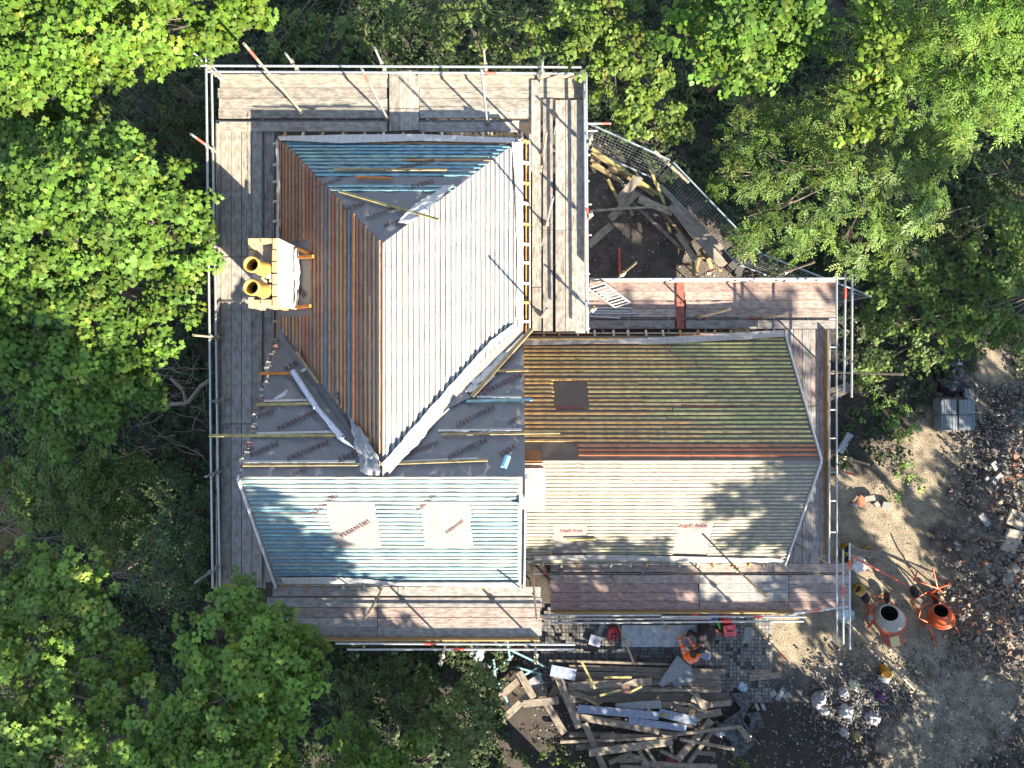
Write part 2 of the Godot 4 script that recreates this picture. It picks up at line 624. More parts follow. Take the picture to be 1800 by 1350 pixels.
	for k in 46:
		part("mortar_lump", chunk(Vector3(0.12, 0.06, 0.09) * rng.randf_range(0.6, 1.3), 700 + k, 0.4), pick(vm), house, Transform3D(Basis(Vector3.UP, rng.randf() * 6.0), slopes["valley_west"].p(rng.randf_range(-0.05, 0.04), 0.04 + k * 0.071, -0.02)))
	# ---- battens ----
	var teal := [wood("batten_teal", lin(0.22, 0.42, 0.46), 4.0), wood("batten_blue", lin(0.17, 0.38, 0.48), 5.0), wood("batten_seagreen", lin(0.25, 0.45, 0.44), 6.0), wood("batten_teal_pale", lin(0.3, 0.44, 0.46), 7.0)]
	var orange := [wood("batten_orange", lin(0.56, 0.24, 0.09), 4.3), wood("batten_tan", lin(0.48, 0.28, 0.13), 5.3), wood("batten_brown", lin(0.33, 0.19, 0.1), 6.3), wood("batten_rust", lin(0.44, 0.16, 0.07), 7.3)]
	var ash := [wood("batten_white", lin(0.56, 0.58, 0.55), 4.6), wood("batten_grey", lin(0.5, 0.54, 0.52), 5.6), wood("batten_bluewhite", lin(0.46, 0.55, 0.55), 6.6)]
	var green := [wood("batten_green", lin(0.43, 0.42, 0.29), 4.8), wood("batten_olive", lin(0.46, 0.43, 0.31), 5.8), wood("batten_straw", lin(0.5, 0.45, 0.33), 6.8), wood("batten_moss", lin(0.4, 0.41, 0.27), 7.8)]
	var sun_gold := [wood("batten_sun_gold", lin(0.64, 0.45, 0.18), 4.9), wood("batten_sun_honey", lin(0.65, 0.41, 0.17), 5.9), wood("batten_lime", lin(0.6, 0.48, 0.2), 6.9), wood("batten_sun_amber", lin(0.68, 0.5, 0.25), 7.9)]  # warm sunlight put into the batten colour of the wing's north slope
	var slate_blue := wood("batten_slate_blue", lin(0.17, 0.23, 0.28), 8.0)
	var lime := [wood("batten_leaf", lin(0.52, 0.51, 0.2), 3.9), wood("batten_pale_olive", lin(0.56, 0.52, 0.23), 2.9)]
	var red := [wood("batten_red", lin(0.48, 0.17, 0.08), 9.0), wood("batten_coral", lin(0.45, 0.2, 0.11), 9.5)]
	var G := 0.119
	for i in range(1, 28):
		var b := i * G
		var s: Slope = slopes["north"]
		if b < 1.42 or (b > 1.66 and b < 1.9):
			row_of(s, b, teal + ([orange[1]] if i % 5 == 2 else []), [], 0.5, Vector2(0.03, 0.02))
		row_of(slopes["west"], b, [slate_blue] if i in [14, 20] else orange, [[2.32, 3.9, 0.0, 1.12], [0.0, 0.0, 0, 0]], 0.25, Vector2(0.0, 0.3 if b < 2.5 else 0.12))
		row_of(slopes["east"], b, ash + ([teal[2]] if i in [5, 20] else []), [], 0.3, Vector2(0.02, 0.32 if b < 2.6 else 0.16))
		row_of(slopes["south"], b, teal, [[1.46, 2.42, 1.22, 2.6], [3.28, 4.26, 1.22, 2.6]], 0.25, Vector2(0.03, 0.12))
	for i in range(1, 29):
		var b := i * 0.119
		var lst: Array = red if i >= 26 else sun_gold
		var split := rng.randf_range(2.7, 4.6)  # golden up to here, green beyond: painted falloff of the low sun
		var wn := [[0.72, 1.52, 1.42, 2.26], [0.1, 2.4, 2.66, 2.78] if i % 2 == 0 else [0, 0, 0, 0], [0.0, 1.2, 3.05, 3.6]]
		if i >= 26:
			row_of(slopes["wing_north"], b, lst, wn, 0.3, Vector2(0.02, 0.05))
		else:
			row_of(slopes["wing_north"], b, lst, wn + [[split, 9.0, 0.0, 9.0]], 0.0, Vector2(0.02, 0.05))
			row_of(slopes["wing_north"], b, lime + [sun_gold[2]], wn + [[-1.0, split, 0.0, 9.0]], 0.0, Vector2(0.02, 0.05))
		row_of(slopes["wing_south"], b, green, [[0.72, 1.56, 0.3, 1.35], [3.7, 4.55, 0.3, 1.5]], 0.3, Vector2(0.08, 0.05))
	# ---- lettering on the felt ----
	var W := "PERMΛVENT"
	for p in [["valley_west", "PERMΛ", 502, 652, 543, 626], ["valley_west", W, 489, 756, 562, 722], ["valley_west", "ΛVENT", 445, 737, 482, 724], ["valley_west", W, 578, 778, 505, 808], ["valley_west", "PERMΛV", 489, 780, 440, 802], ["valley_west", "VENT", 634, 795, 594, 810], ["valley_west", "VENT", 515, 836, 538, 826],
			["west", "PERMΛV", 523, 604, 543, 648], ["west", W, 593, 690, 617, 752],
			["valley_east", W, 868, 716, 802, 750], ["valley_east", W, 915, 660, 848, 692], ["valley_east", W, 855, 774, 787, 806], ["valley_east", "VENT", 915, 734, 892, 746], ["valley_east", W, 770, 778, 712, 803], ["valley_east", "VENT", 906, 786, 878, 801],
			["north", "PERMΛVENT", 553, 333, 602, 315], ["north", "ΛVENT", 722, 331, 764, 320], ["north", "PERMΛVENT", 700, 300, 764, 284], ["north", "PERM", 605, 370, 640, 360], ["north", W, 645, 386, 700, 366], ["north", "PERM", 676, 400, 702, 390],
			["south", W, 548, 905, 592, 868], ["south", W, 600, 942, 650, 915], ["south", W, 735, 896, 768, 866], ["south", W, 785, 936, 815, 914],
			["west", "Ave", 522, 500, 538, 520]]:
		print_on(p[0], p[1], p[2], p[3], p[4], p[5], ink)
	for p in [["wing_north", "VapR-free", 974, 669, 1016, 669], ["wing_north", "VapR-free", 974, 717, 1026, 717], ["wing_north", "VapR-free", 1000, 769, 1034, 769], ["wing_north", "VapR-free ultra", 1064, 769, 1126, 769], ["wing_north", "VapR-free ultra", 1200, 715, 1300, 715], ["wing_south", "VapR-free", 985, 933, 1025, 933], ["wing_south", "VapR-free", 1192, 924, 1244, 924]]:
		print_on(p[0], p[1], p[2], p[3], p[4], p[5], ink_red)
	# ---- loose felt along valleys and eaves ----
	var crumple := func(name_: String, l: Array, r: Array, cols: int, rows: int, amp: float, sd: int, m: Material) -> void:
		var a := []
		var b := []
		for q in l:
			a.append(hit(q[0], q[1], q[2], 0.05))
		for q in r:
			b.append(hit(q[0], q[1], q[2], 0.05))
		part(name_, cloth(a, b, cols, rows, amp, sd), m, house)
	crumple.call("valley_felt", [[671, 815, "east"], [740, 737, "east"], [800, 668, "east"], [862, 600, "east"], [903, 570, "east"]], [[684, 832, "valley_east"], [738, 778, "valley_east"], [790, 706, "valley_east"], [850, 634, "valley_east"], [914, 582, "valley_east"]], 14, 90, 0.05, 4, silver)
	crumple.call("valley_felt", [[497, 588, "west"], [540, 650, "west"], [600, 730, "west"], [645, 790, "west"], [668, 806, "west"]], [[512, 592, "valley_west"], [562, 660, "valley_west"], [610, 735, "valley_west"], [640, 785, "valley_west"], [655, 815, "valley_west"]], 8, 50, 0.02, 9, felt)
	crumple.call("crumpled_felt", [[617, 733, "west"], [650, 770, "west"], [668, 800, "west"]], [[636, 828, "valley_west"], [650, 834, "valley_west"], [672, 834, "valley_west"]], 16, 16, 0.09, 15, plain_mat("felt_shiny", lin(0.22, 0.23, 0.25), 0.3, rough_tex, 3.0))
	crumple.call("torn_felt", [[614, 735, "west"], [636, 765, "west"], [650, 775, "west"]], [[632, 800, "valley_west"], [640, 805, "valley_west"], [646, 800, "valley_west"]], 8, 10, 0.05, 16, silver)
	crumple.call("felt_flap", [[770, 690, "valley_east"], [792, 664, "valley_east"], [808, 676, "valley_east"]], [[770, 722, "valley_east"], [800, 712, "valley_east"], [828, 698, "valley_east"]], 8, 8, 0.04, 21, felt)
	crumple.call("felt_flap", [[820, 660, "valley_east"], [838, 652, "valley_east"], [868, 622, "valley_east"]], [[832, 678, "valley_east"], [850, 668, "valley_east"], [896, 618, "valley_east"]], 8, 8, 0.05, 22, silver)
	crumple.call("felt_tear", [[826, 690, "valley_east"], [850, 680, "valley_east"], [872, 660, "valley_east"]], [[815, 684, "valley_east"], [836, 668, "valley_east"], [850, 660, "valley_east"]], 5, 8, 0.03, 23, silver)
	crumple.call("eaves_felt", [[489, 240, "north"], [600, 237, "north"], [740, 236, "north"], [905, 243, "north"]], [[492, 247, "north"], [600, 252, "north"], [740, 248, "north"], [906, 252, "north"]], 4, 60, 0.02, 31, silver)
	crumple.call("eaves_felt", [[494, 1015, "south"], [580, 1014, "south"], [640, 1017, "south"], [700, 1024, "south"], [916, 1024, "south"]], [[499, 1026, "south"], [580, 1026, "south"], [640, 1026, "south"], [700, 1029, "south"], [916, 1032, "south"]], 4, 60, 0.015, 32, silver)
	crumple.call("eaves_felt", [[485, 245, "west"], [487, 300, "west"], [487, 360, "west"], [486, 420, "west"]], [[490, 250, "west"], [493, 310, "west"], [491, 370, "west"], [492, 415, "west"]], 4, 40, 0.02, 33, silver)
	crumple.call("eaves_felt", [[920, 598, "wing_north"], [1050, 598, "wing_north"], [1180, 592, "wing_north"], [1376, 580, "wing_north"]], [[920, 607, "wing_north"], [1050, 604, "wing_north"], [1180, 604, "wing_north"], [1380, 592, "wing_north"]], 4, 60, 0.025, 34, plain_mat("felt_worn", lin(0.34, 0.33, 0.33), 0.5, rough_tex, 2.0))
	crumple.call("eaves_felt", [[938, 976, "wing_south"], [1080, 975, "wing_south"], [1200, 978, "wing_south"], [1376, 982, "wing_south"]], [[938, 984, "wing_south"], [1080, 984, "wing_south"], [1200, 986, "wing_south"], [1376, 988, "wing_south"]], 3, 60, 0.02, 35, plain_mat("felt_worn", Color.WHITE))
	crumple.call("eaves_felt", [[900, 250, "east"], [906, 330, "east"], [909, 440, "east"], [908, 560, "east"]], [[918, 250, "east"], [919, 330, "east"], [920, 440, "east"], [920, 570, "east"]], 3, 60, 0.012, 36, silver)
	crumple.call("hip_felt", [[800, 325, "east"], [760, 362, "east"], [722, 395, "east"]], [[780, 328, "north"], [730, 360, "north"], [700, 392, "north"]], 8, 20, 0.05, 37, silver)
	# open joints where felt laps: pale tape lines across the valley felt
	for t in [["valley_west", 464, 705, 545, 703], ["valley_west", 452, 762, 592, 759], ["valley_west", 432, 812, 625, 811], ["valley_east", 770, 757, 917, 755], ["valley_east", 838, 698, 917, 698], ["valley_east", 700, 812, 840, 806]]:
		plank("felt_lap", hit(t[1], t[2], t[0], 0.01), hit(t[3], t[4], t[0], 0.01), 0.045, 0.012, silver, house, slopes[t[0]].n)
	build_chimney(raw, pale)
	# boarded stub where the low wing meets the taller gable
	var stub := Node3D.new()
	stub.name = "boarded_stub"
	house.add_child(stub, true)
	var board := wood("stub_board", lin(0.4, 0.2, 0.09), 12.0)
	var cap := plain_mat("stub_cap", lin(0.3, 0.3, 0.285), 0.7, rough_tex, 1.5)
	part("board", box(Vector3(0.46, 1.9, 0.03)), board, stub, Transform3D(Basis(), Vector3(0.33, 6.12, 1.9)))
	part("stub_wall", box(Vector3(0.44, 1.95, 0.75)), brickwork, stub, Transform3D(Basis(), Vector3(0.33, 6.08, 2.3)))
	for k in 3:
		var in_ := k * 0.045
		part("trim", box(Vector3(0.62 - in_, 0.02, 0.035)), soffit if k % 2 == 0 else pale, stub, Transform3D(Basis(), Vector3(0.26 + in_ * 0.5, 7.08 + k * 0.02, 1.86 + in_)))
		part("trim", box(Vector3(0.035, 0.02, 0.62 - in_)), soffit if k % 2 == 0 else pale, stub, Transform3D(Basis(), Vector3(-0.03 + in_, 7.082 + k * 0.02, 2.18 + in_ * 0.5)))
	part("cap_sheet", box(Vector3(0.5, 0.03, 0.78)), cap, stub, Transform3D(Basis(), Vector3(0.36, 7.14, 2.36)))

func build_chimney(raw: Material, pale: Material) -> void:
	var ch := Node3D.new()
	ch.name = "chimney"
	house.add_child(ch, true)
	var render := plain_mat("chimney_render", lin(0.42, 0.38, 0.31), 0.9, rough_tex, 1.2, 0.0, 0.8)
	var mortar := plain_mat("mortar", lin(0.36, 0.31, 0.25), 0.95, speck, 2.0)
	var br := [plain_mat("buff_brick", lin(0.5, 0.39, 0.22), 0.9, speck, 3.0), plain_mat("pale_brick", lin(0.52, 0.44, 0.29), 0.9, speck, 3.0), plain_mat("tan_brick", lin(0.44, 0.34, 0.2), 0.9, speck, 3.0)]
	var x0 := -5.09
	var x1 := -4.53
	var z0 := -2.42
	var z1 := -1.14
	part("stack", box(Vector3(0.54, 1.95, 1.24)), mortar, ch, Transform3D(Basis(), Vector3(-4.82, 5.8, -1.78)))
	part("render_coat", box(Vector3(0.03, 1.5, 1.3)), render, ch, Transform3D(Basis(Vector3.BACK, 0.03), Vector3(-4.52, 6.17, -1.78)))
	# bricks round the top: whole ones with open joints, one corner broken away
	for course in 9:
		var y := 6.93 - course * 0.075
		var off := 0.11 if course % 2 else 0.0
		var z := z0 + off
		while z < z1 - 0.1:
			for x in [x0, x1 - 0.1]:
				if course < 2 and x == x0 and z > -2.1 and z < -1.35:
					continue
				part("brick", chunk(Vector3(0.1, 0.065, 0.212), course * 40 + int(z * 100), 0.1), pick(br), ch, Transform3D(Basis(Vector3.UP, rng.randf_range(-0.03, 0.03)), Vector3(x + 0.05 + rng.randf_range(-0.008, 0.008), y, z + 0.107)))
			z += 0.226
		for zz in [z0, z1 - 0.1]:
			for x in [x0 + 0.12 + off, x0 + 0.34 + off * 0.3]:
				part("brick", chunk(Vector3(0.21, 0.065, 0.1), course * 40 + int(x * 100), 0.1), pick(br), ch, Transform3D(Basis(Vector3.UP, rng.randf_range(-0.03, 0.03)), Vector3(x, y, zz + 0.05)))
	# broken flaunching in the middle of the stack
	for k in 26:
		part("mortar_lump", chunk(Vector3(0.13, 0.07, 0.12) * rng.randf_range(0.5, 1.2), 900 + k, 0.4), pick([mortar, br[1], render]), ch, Transform3D(Basis(Vector3.UP, rng.randf() * 6.0), Vector3(rng.randf_range(-4.95, -4.66), 6.84 + rng.randf() * 0.09, rng.randf_range(-2.0, -1.25))))
	# two clay pots
	var clay := plain_mat("yellow_clay", lin(0.46, 0.28, 0.06), 0.75, blotch, 2.5)
	var soot := plain_mat("soot", lin(0.035, 0.02, 0.015), 0.95)
	for z in [-1.83, -1.41]:
		var pot := part("chimney_pot", lathe([Vector2(0.15, 0.0), Vector2(0.135, 0.08), Vector2(0.125, 0.5), Vector2(0.148, 0.52), Vector2(0.15, 0.64), Vector2(0.118, 0.64), Vector2(0.112, 0.3)], 28), clay, ch, Transform3D(Basis(Vector3.UP, z), Vector3(-4.8, 6.93, z)))
		part("pot_flue", lathe([Vector2(0.112, 0.3), Vector2(0.108, 0.02), Vector2(0.0, 0.02)], 20), soot, pot)
	# raw timber blocking and turned-up felt on the roof side
	var bright := wood("orange_timber", lin(0.62, 0.22, 0.04), 2.5)
	for t in [[512, 432, 545, 446], [520, 453, 552, 451], [512, 541, 547, 538]]:
		plank("blocking", hit(t[0], t[1], "west", 0.06), hit(t[2], t[3], "west", 0.05), 0.06, 0.05, bright, ch, slopes["west"].n)
	part("upturned_felt", cloth([hit(519, 438, "west", 0.16), hit(518, 480, "west", 0.16), hit(519, 536, "west", 0.16)], [hit(525, 436, "west", 0.02), hit(528, 480, "west", 0.02), hit(523, 538, "west", 0.02)], 4, 20, 0.03, 44), plain_mat("felt_underside", Color.WHITE), ch)

# ---------- scaffold ----------
var galv: StandardMaterial3D
var galv_old: StandardMaterial3D
var tube_red: StandardMaterial3D
var tube_dull: StandardMaterial3D
var clip_mat: StandardMaterial3D
const TR := 0.0242

func boards_h(o: Node3D, x0: float, x1: float, ys: Array, h: float, list: Array, cuts: Array, w := 0.215) -> void:
	# boards running east-west: ys are the middles of the rows
	for y in ys:
		var xs := [x0] + cuts + [x1]
		for i in xs.size() - 1:
			var j := rng.randf_range(-2.0, 2.0)
			var p := at(xs[i] + 0.6 + (j if i == 0 else 0.0), y, h + rng.randf_range(0.0, 0.008))
			var q := at(xs[i + 1] - 0.6 + (j if i == xs.size() - 2 else 0.0), y + rng.randf_range(-0.15, 0.15), h + rng.randf_range(0.0, 0.008))
			plank("scaffold_board", p, q, w, 0.038, pick(list), o)

func boards_v(o: Node3D, y0: float, y1: float, xs: Array, h: float, list: Array, cuts: Array, w := 0.215) -> void:
	for x in xs:
		var ys := [y0] + cuts + [y1]
		for i in ys.size() - 1:
			var j := rng.randf_range(-2.0, 2.0)
			plank("scaffold_board", at(x, ys[i] + 0.6 + (j if i == 0 else 0.0), h + rng.randf_range(0.0, 0.008)), at(x + rng.randf_range(-0.15, 0.15), ys[i + 1] - 0.6 + (j if i == ys.size() - 2 else 0.0), h + rng.randf_range(0.0, 0.008)), w, 0.038, pick(list), o)

func coupler(o: Node3D, p: Vector3) -> void:
	part("coupler", box(Vector3(0.085, 0.075, 0.085)), clip_mat, o, Transform3D(Basis(Vector3.UP, rng.randf() * 3.0) * Basis(Vector3.RIGHT, rng.randf() * 0.6), p))

# an upright tube: top as surveyed at its height, foot on the ground
func upright(o: Node3D, px: float, py: float, h: float, mat: Material = null, band := false, clips := []) -> void:
	var t := at(px, py, h)
	var m: Material = mat if mat else pick([galv, galv, galv_old, tube_dull])
	var u := tube("standard", Vector3(t.x, 0, t.z), t, TR, m, o)
	if band:
		tube("painted_band", t - Vector3(0, 0.55, 0), t - Vector3(0, 0.2, 0), TR + 0.001, tube_red, u).transform = u.transform.affine_inverse() * tube_frame(t - Vector3(0, 0.55, 0), t - Vector3(0, 0.2, 0), TR + 0.0015)
	for c in clips:
		coupler(o, Vector3(t.x, c, t.z))

func tube_frame(p: Vector3, q: Vector3, r: float) -> Transform3D:
	var y := (q - p).normalized()
	var x := y.cross(Vector3(0.31, 0.2, 0.93)).normalized()
	return Transform3D(Basis(x * r, y * (q - p).length(), x.cross(y) * r), (p + q) * 0.5)

func rail(o: Node3D, px: float, py: float, qx: float, qy: float, h: float, mat: Material = null, h2 := -1.0) -> void:
	var p := at(px, py, h)
	var q := at(qx, qy, h if h2 < 0.0 else h2)
	var r := tube("rail", p, q, TR, mat if mat else galv, o)
	if rng.randf() < 0.5:
		var f := rng.randf_range(0.1, 0.8)
		var a := p.lerp(q, f)
		var b := p.lerp(q, f + 0.25 / maxf(p.distance_to(q), 1.0))
		var m := MeshInstance3D.new()
		m.name = "painted_band"
		m.mesh = tube_mesh
		m.material_override = tube_red
		m.transform = r.transform.affine_inverse() * tube_frame(a, b, TR + 0.0015)
		r.add_child(m, true)

func build_scaffold() -> void:
	galv = plain_mat("galvanised", lin(0.46, 0.49, 0.52), 0.42, rough_tex, 3.0, 0.55)
	galv_old = plain_mat("galvanised_old", lin(0.36, 0.37, 0.37), 0.5, rough_tex, 3.0, 0.45)
	tube_dull = plain_mat("tube_dull", lin(0.4, 0.34, 0.25), 0.6, rough_tex, 3.0, 0.25)
	tube_red = plain_mat("tube_red", lin(0.5, 0.09, 0.07), 0.5)
	clip_mat = plain_mat("coupler_steel", lin(0.28, 0.26, 0.2), 0.55, rough_tex, 4.0, 0.5)
	var pale := [wood("board_pale", lin(0.36, 0.33, 0.285), 1.1), wood("board_pale_b", lin(0.335, 0.31, 0.27), 2.1), wood("board_pale_c", lin(0.35, 0.335, 0.305), 3.1), wood("board_pale_d", lin(0.3, 0.275, 0.24), 4.1)]
	var grey := [wood("board_grey", lin(0.33, 0.32, 0.31), 1.2), wood("board_grey_b", lin(0.29, 0.275, 0.265), 2.2), wood("board_grey_c", lin(0.35, 0.33, 0.31), 3.2), wood("board_grey_d", lin(0.31, 0.28, 0.26), 4.2)]
	var pink := [wood("board_pink", lin(0.39, 0.305, 0.27), 1.3), wood("board_pink_b", lin(0.34, 0.275, 0.25), 2.3), wood("board_pink_c", lin(0.42, 0.345, 0.305), 3.3), wood("board_pink_d", lin(0.35, 0.25, 0.23), 4.3)]
	var toe := wood("toe_board", lin(0.42, 0.29, 0.13), 5.3)
	var rust := wood("board_rust", lin(0.3, 0.1, 0.07), 6.3)
	var o := thing("scaffold", "tall tube and board scaffold round the upper roof with pale sunlit decks", "scaffold")
	# north lift
	var rows := [146.5, 164.5, 182.5, 200.0]
	boards_h(o, 385, 683, rows, DECK, pale, [])
	boards_h(o, 736, 933, [182.5, 200.0], DECK, pale, [])
	boards_h(o, 736, 1026, [146.5, 164.5], DECK, pale, [])
	boards_h(o, 387, 683, [223.5], DECK, pale, [])
	boards_h(o, 736, 912, [224.0], DECK, grey, [])
	boards_v(o, 126, 232, [693.5, 711, 728], DECK + 0.045, pale, [])
	# west lift
	boards_v(o, 226, 1034, [398.5, 416.5, 434.7, 452.9], DECK - 0.01, pale + [grey[2]], [452, 745])
	boards_v(o, 232, 1024, [474.5], DECK - 0.03, pale, [430, 560])
	# east end of the north lift, running south
	boards_v(o, 140, 300, [942], DECK + 0.045, pale, [], 0.2)
	boards_v(o, 176, 584, [963, 985, 1003.0, 1020.0], DECK + 0.04, pale, [405])
	boards_v(o, 300, 584, [943.5], DECK + 0.02, pale, [505], 0.2)
	# south-west lift, a little lower
	var sl := DECK - 0.45
	boards_h(o, 470, 951, [1058, 1075.5, 1093, 1110], sl, grey + [pink[1]], [664])
	boards_h(o, 480, 951, [1038.5], sl, grey, [700], 0.2)
	# toe boards on edge
	for t in [[385, 138, 683, 138, DECK], [736, 138, 1026, 138, DECK], [387.5, 222, 387.5, 1034, DECK], [1026.5, 150, 1026.5, 462, DECK], [520, 1120, 949, 1120, sl]]:
		plank("toe_board", at(t[0], t[1], t[4]), at(t[2], t[3], t[4]), 0.032, 0.2, toe if t[0] == 1026.5 or t[1] == 1120 else pale[3], o)
	# guard rails, two high on every side
	for r in [[345, 115.5, 1022, 118, 5.55], [365, 126, 1125, 129.5, 5.2], [362, 99, 374, 1034, 5.5], [371, 68, 387, 1034, 5.15], [1027, 122, 1030.5, 582, 5.5], [1030.5, 130, 1033.5, 586, 5.2], [590, 1131, 1011, 1133, 5.0], [610, 1141.5, 1010, 1141.5, 4.6], [1030, 117, 1122, 117, 5.55]]:
		rail(o, r[0], r[1], r[2], r[3], r[4])
	for u in [[334, 87, 6.35, false], [502, 94, 5.9, false], [659, 85, 6.2, false], [850, 86, 6.2, false], [954, 107, 6.0, false], [336, 236, 6.2, true], [340, 589, 6.3, false], [374, 706, 5.7, false], [361, 838, 5.8, false], [343, 1024, 6.2, false], [1041, 236, 5.8, false], [1040, 373, 5.7, false], [1046, 541, 5.7, false], [774, 1168, 5.6, false], [943, 1166, 5.6, false]]:
		upright(o, u[0], u[1], u[2], null, u[3], [5.5, 5.2])
	for u in [[429, 77, 8.15, true], [636, 121, 7.5, true], [846, 121, 7.7, false], [960.5, 232, 6.4, false], [972, 347, 7.4, false], [961, 542, 6.9, false], [641, 1088, 6.2, false], [943, 1087, 6.4, false]]:
		upright(o, u[0], u[1], u[2], null, u[3], [DECK + 0.12])
	# short transom tubes poking out under the rails
	for r in [[1022, 217, 1074, 217, 4.72], [1022, 230, 1050, 230, 4.6], [1022, 272, 1038, 272, 4.72], [1022, 318, 1036, 318, 4.72], [1022, 359, 1040, 359, 4.72], [1022, 413, 1040, 413, 4.72], [1022, 481, 1037, 481, 4.72], [1022, 577, 1037, 577, 4.72], [374, 118, 397, 140, 5.2]]:
		rail(o, r[0], r[1], r[2], r[3], r[4], galv)
	for y in [214, 214.5]:
		for x in [462, 520, 566, 610, 665, 758, 832, 870]:
			if y == 214:
				rail(o, x, 140, x, 236, 4.79, galv_old)
	rail(o, 380, 213, 930, 213, 4.72, galv_old)
	rail(o, 462.5, 226, 465, 1034, 4.72, galv_old)
	rail(o, 480, 1047, 950, 1047, sl - 0.1, galv_old)
	for y in [300, 372, 480, 596, 660, 745, 860, 960]:
		rail(o, 385, y, 480, y, 4.76, galv_old)
	for x in [560, 640, 700, 774, 860, 940]:
		rail(o, x, 1036, x, 1122, sl - 0.05, galv_old)
	# the lattice beam lying along the inside of the east lift
	var lb := begin()
	var b0 := at(931, 236, DECK + 0.12)
	var b1 := at(931, 584, DECK + 0.12)
	st_limb(lb, b0, b1, 0.024, 0.024)
	st_limb(lb, b0 - Vector3(0, 0.34, 0), b1 - Vector3(0, 0.34, 0), 0.024, 0.024)
	for k in 24:
		var f := b0.lerp(b1, k / 24.0)
		var g := b0.lerp(b1, (k + 1) / 24.0)
		st_limb(lb, f - Vector3(0, 0.34 * (k % 2), 0), g - Vector3(0, 0.34 * ((k + 1) % 2), 0), 0.013, 0.013, 5)
	part("lattice_beam", lb.commit(), galv, o)
	# ---------- the lower scaffold round the east wing ----------
	var e := thing("scaffold", "low tube and board scaffold round the east wing with pinkish weathered decks", "scaffold")
	boards_h(e, 1034, 1190, [505, 520, 535.2, 550.4], EDECK, pink, [])
	boards_h(e, 1203, 1470, [505, 520, 535.2, 550.4], EDECK, pink, [])
	boards_h(e, 1036, 1186, [570.5], EDECK, grey, [])
	boards_h(e, 1203, 1470, [570.5], EDECK, grey, [1330])
	plank("scaffold_board", at(1195.5, 497, EDECK + 0.045), at(1195.5, 578, EDECK + 0.045), 0.2, 0.038, rust, e)
	boards_v(e, 577, 990, [1386, 1401.5, 1417, 1432.2], EDECK - 0.02, grey + [pink[1]], [714])
	boards_v(e, 577, 978, [1445.0], EDECK - 0.02, pink, [700], 0.14)
	boards_h(e, 967, 1228, [997, 1017.5, 1032.5, 1048, 1063.5], EDECK, pink, [])
	boards_h(e, 1228.5, 1493, [997.5, 1017.8, 1033, 1048.2, 1063.6], EDECK, pink + [grey[0]], [1385])
	for t in [[1036, 496, 1468, 496, EDECK], [1450, 580, 1450, 975, EDECK], [968, 1073, 1395, 1073, EDECK]]:
		plank("toe_board", at(t[0], t[1], t[4]), at(t[2], t[3], t[4]), 0.032, 0.2, toe if t[1] > 500 else pink[2], e)
	for r in [[1036, 490.5, 1485, 489, 3.35], [1060, 492, 1470, 492.5, 3.05], [1458, 577, 1457.5, 990, 3.0], [1470.5, 480, 1471, 1130, 3.35], [1486, 483, 1484, 690, 3.9], [1498, 479, 1497, 699, 4.1], [1482, 966, 1482, 1132, 3.6], [1493.5, 954, 1494, 1141, 3.9], [952, 1082, 1162, 1081.5, 3.0], [952, 1088, 1250, 1087.5, 3.2], [970, 1095.5, 1412, 1092, 3.5], [1163, 1084, 1417, 1084.5, 3.35], [1395, 1078, 1494, 1066, 2.9], [1380, 1082, 1478, 1068, 2.8]]:
		rail(e, r[0], r[1], r[2], r[3], r[4], pick([galv, galv, galv_old]))
	for u in [[1118, 462, 5.0, false], [1258, 473, 3.9, true], [1431, 461, 4.6, false], [1528, 817, 4.2, false], [1508, 837, 4.0, true], [1115, 1168, 4.6, false], [1176, 1110, 3.5, false], [988, 1112, 3.7, false], [1388, 1166, 4.5, true], [1570, 1165, 4.1, false]]:
		upright(e, u[0], u[1], u[2], tube_dull, u[3], [3.3, 3.0])
	for u in [[1283, 543, 5.0, false], [1382, 552, 4.0, false], [1587, 658, 5.7, false], [1092, 1050, 4.0, false], [1350, 1051, 4.6, false], [1456, 991, 4.4, false], [989, 1018, 3.2, false]]:
		upright(e, u[0], u[1], u[2], tube_dull, u[3], [EDECK + 0.12])
	for y in [610, 655, 720, 770, 830, 880, 935]:
		rail(e, 1380, y, 1470, y, EDECK - 0.06, galv_old)
	for x in [1060, 1105, 1175, 1240, 1300, 1360, 1420]:
		rail(e, x, 494, x, 584, EDECK - 0.06, galv_old)
	for x in [985, 1060, 1130, 1200, 1270, 1340, 1420, 1480]:
		rail(e, x, 988, x, 1078, EDECK - 0.06, galv_old)
	rail(e, 1034, 560.5, 1470, 560.5, EDECK - 0.12, galv_old)
	rail(e, 960, 1008, 1495, 1008, EDECK - 0.12, galv_old)
	rail(e, 924, 1008, 966, 1008, EDECK - 0.12, galv)
	# raking poles at the south-east corner
	for r in [[1480, 1083, 1607, 1212, 2.6, 4.2], [1492, 975, 1592, 1028, 2.6, 3.2]]:
		tube("raking_pole", at(r[0], r[1], r[4]), at(r[2], r[3], 0.1 if r[0] == 1480 else 0.3), TR, tube_dull if r[0] == 1480 else tube_red, e)
	# ladder and tubes on the wing's north deck, a thing each
	var lad := thing("ladder", "aluminium ladder lying from the upper lift down to the wing's north deck", "ladder")
	var alu := plain_mat("aluminium", lin(0.62, 0.63, 0.64), 0.35, rough_tex, 3.0, 0.6)
	var l0 := at(1044, 500, 4.4)
	var l1 := at(1096, 538, EDECK + 0.05)
	var side := Vector3(0.2, 0, -0.06)
	for s in [-1, 1]:
		part("stile", box(Vector3(snappedf(l0.distance_to(l1), 0.02), 0.07, 0.025)), alu, lad, Transform3D(basis_x(l1 - l0), (l0 + l1) * 0.5 + side * s))
	for k in 9:
		var c := l0.lerp(l1, (k + 0.5) / 9.0)
		tube("rung", c - side, c + side, 0.016, alu, lad)
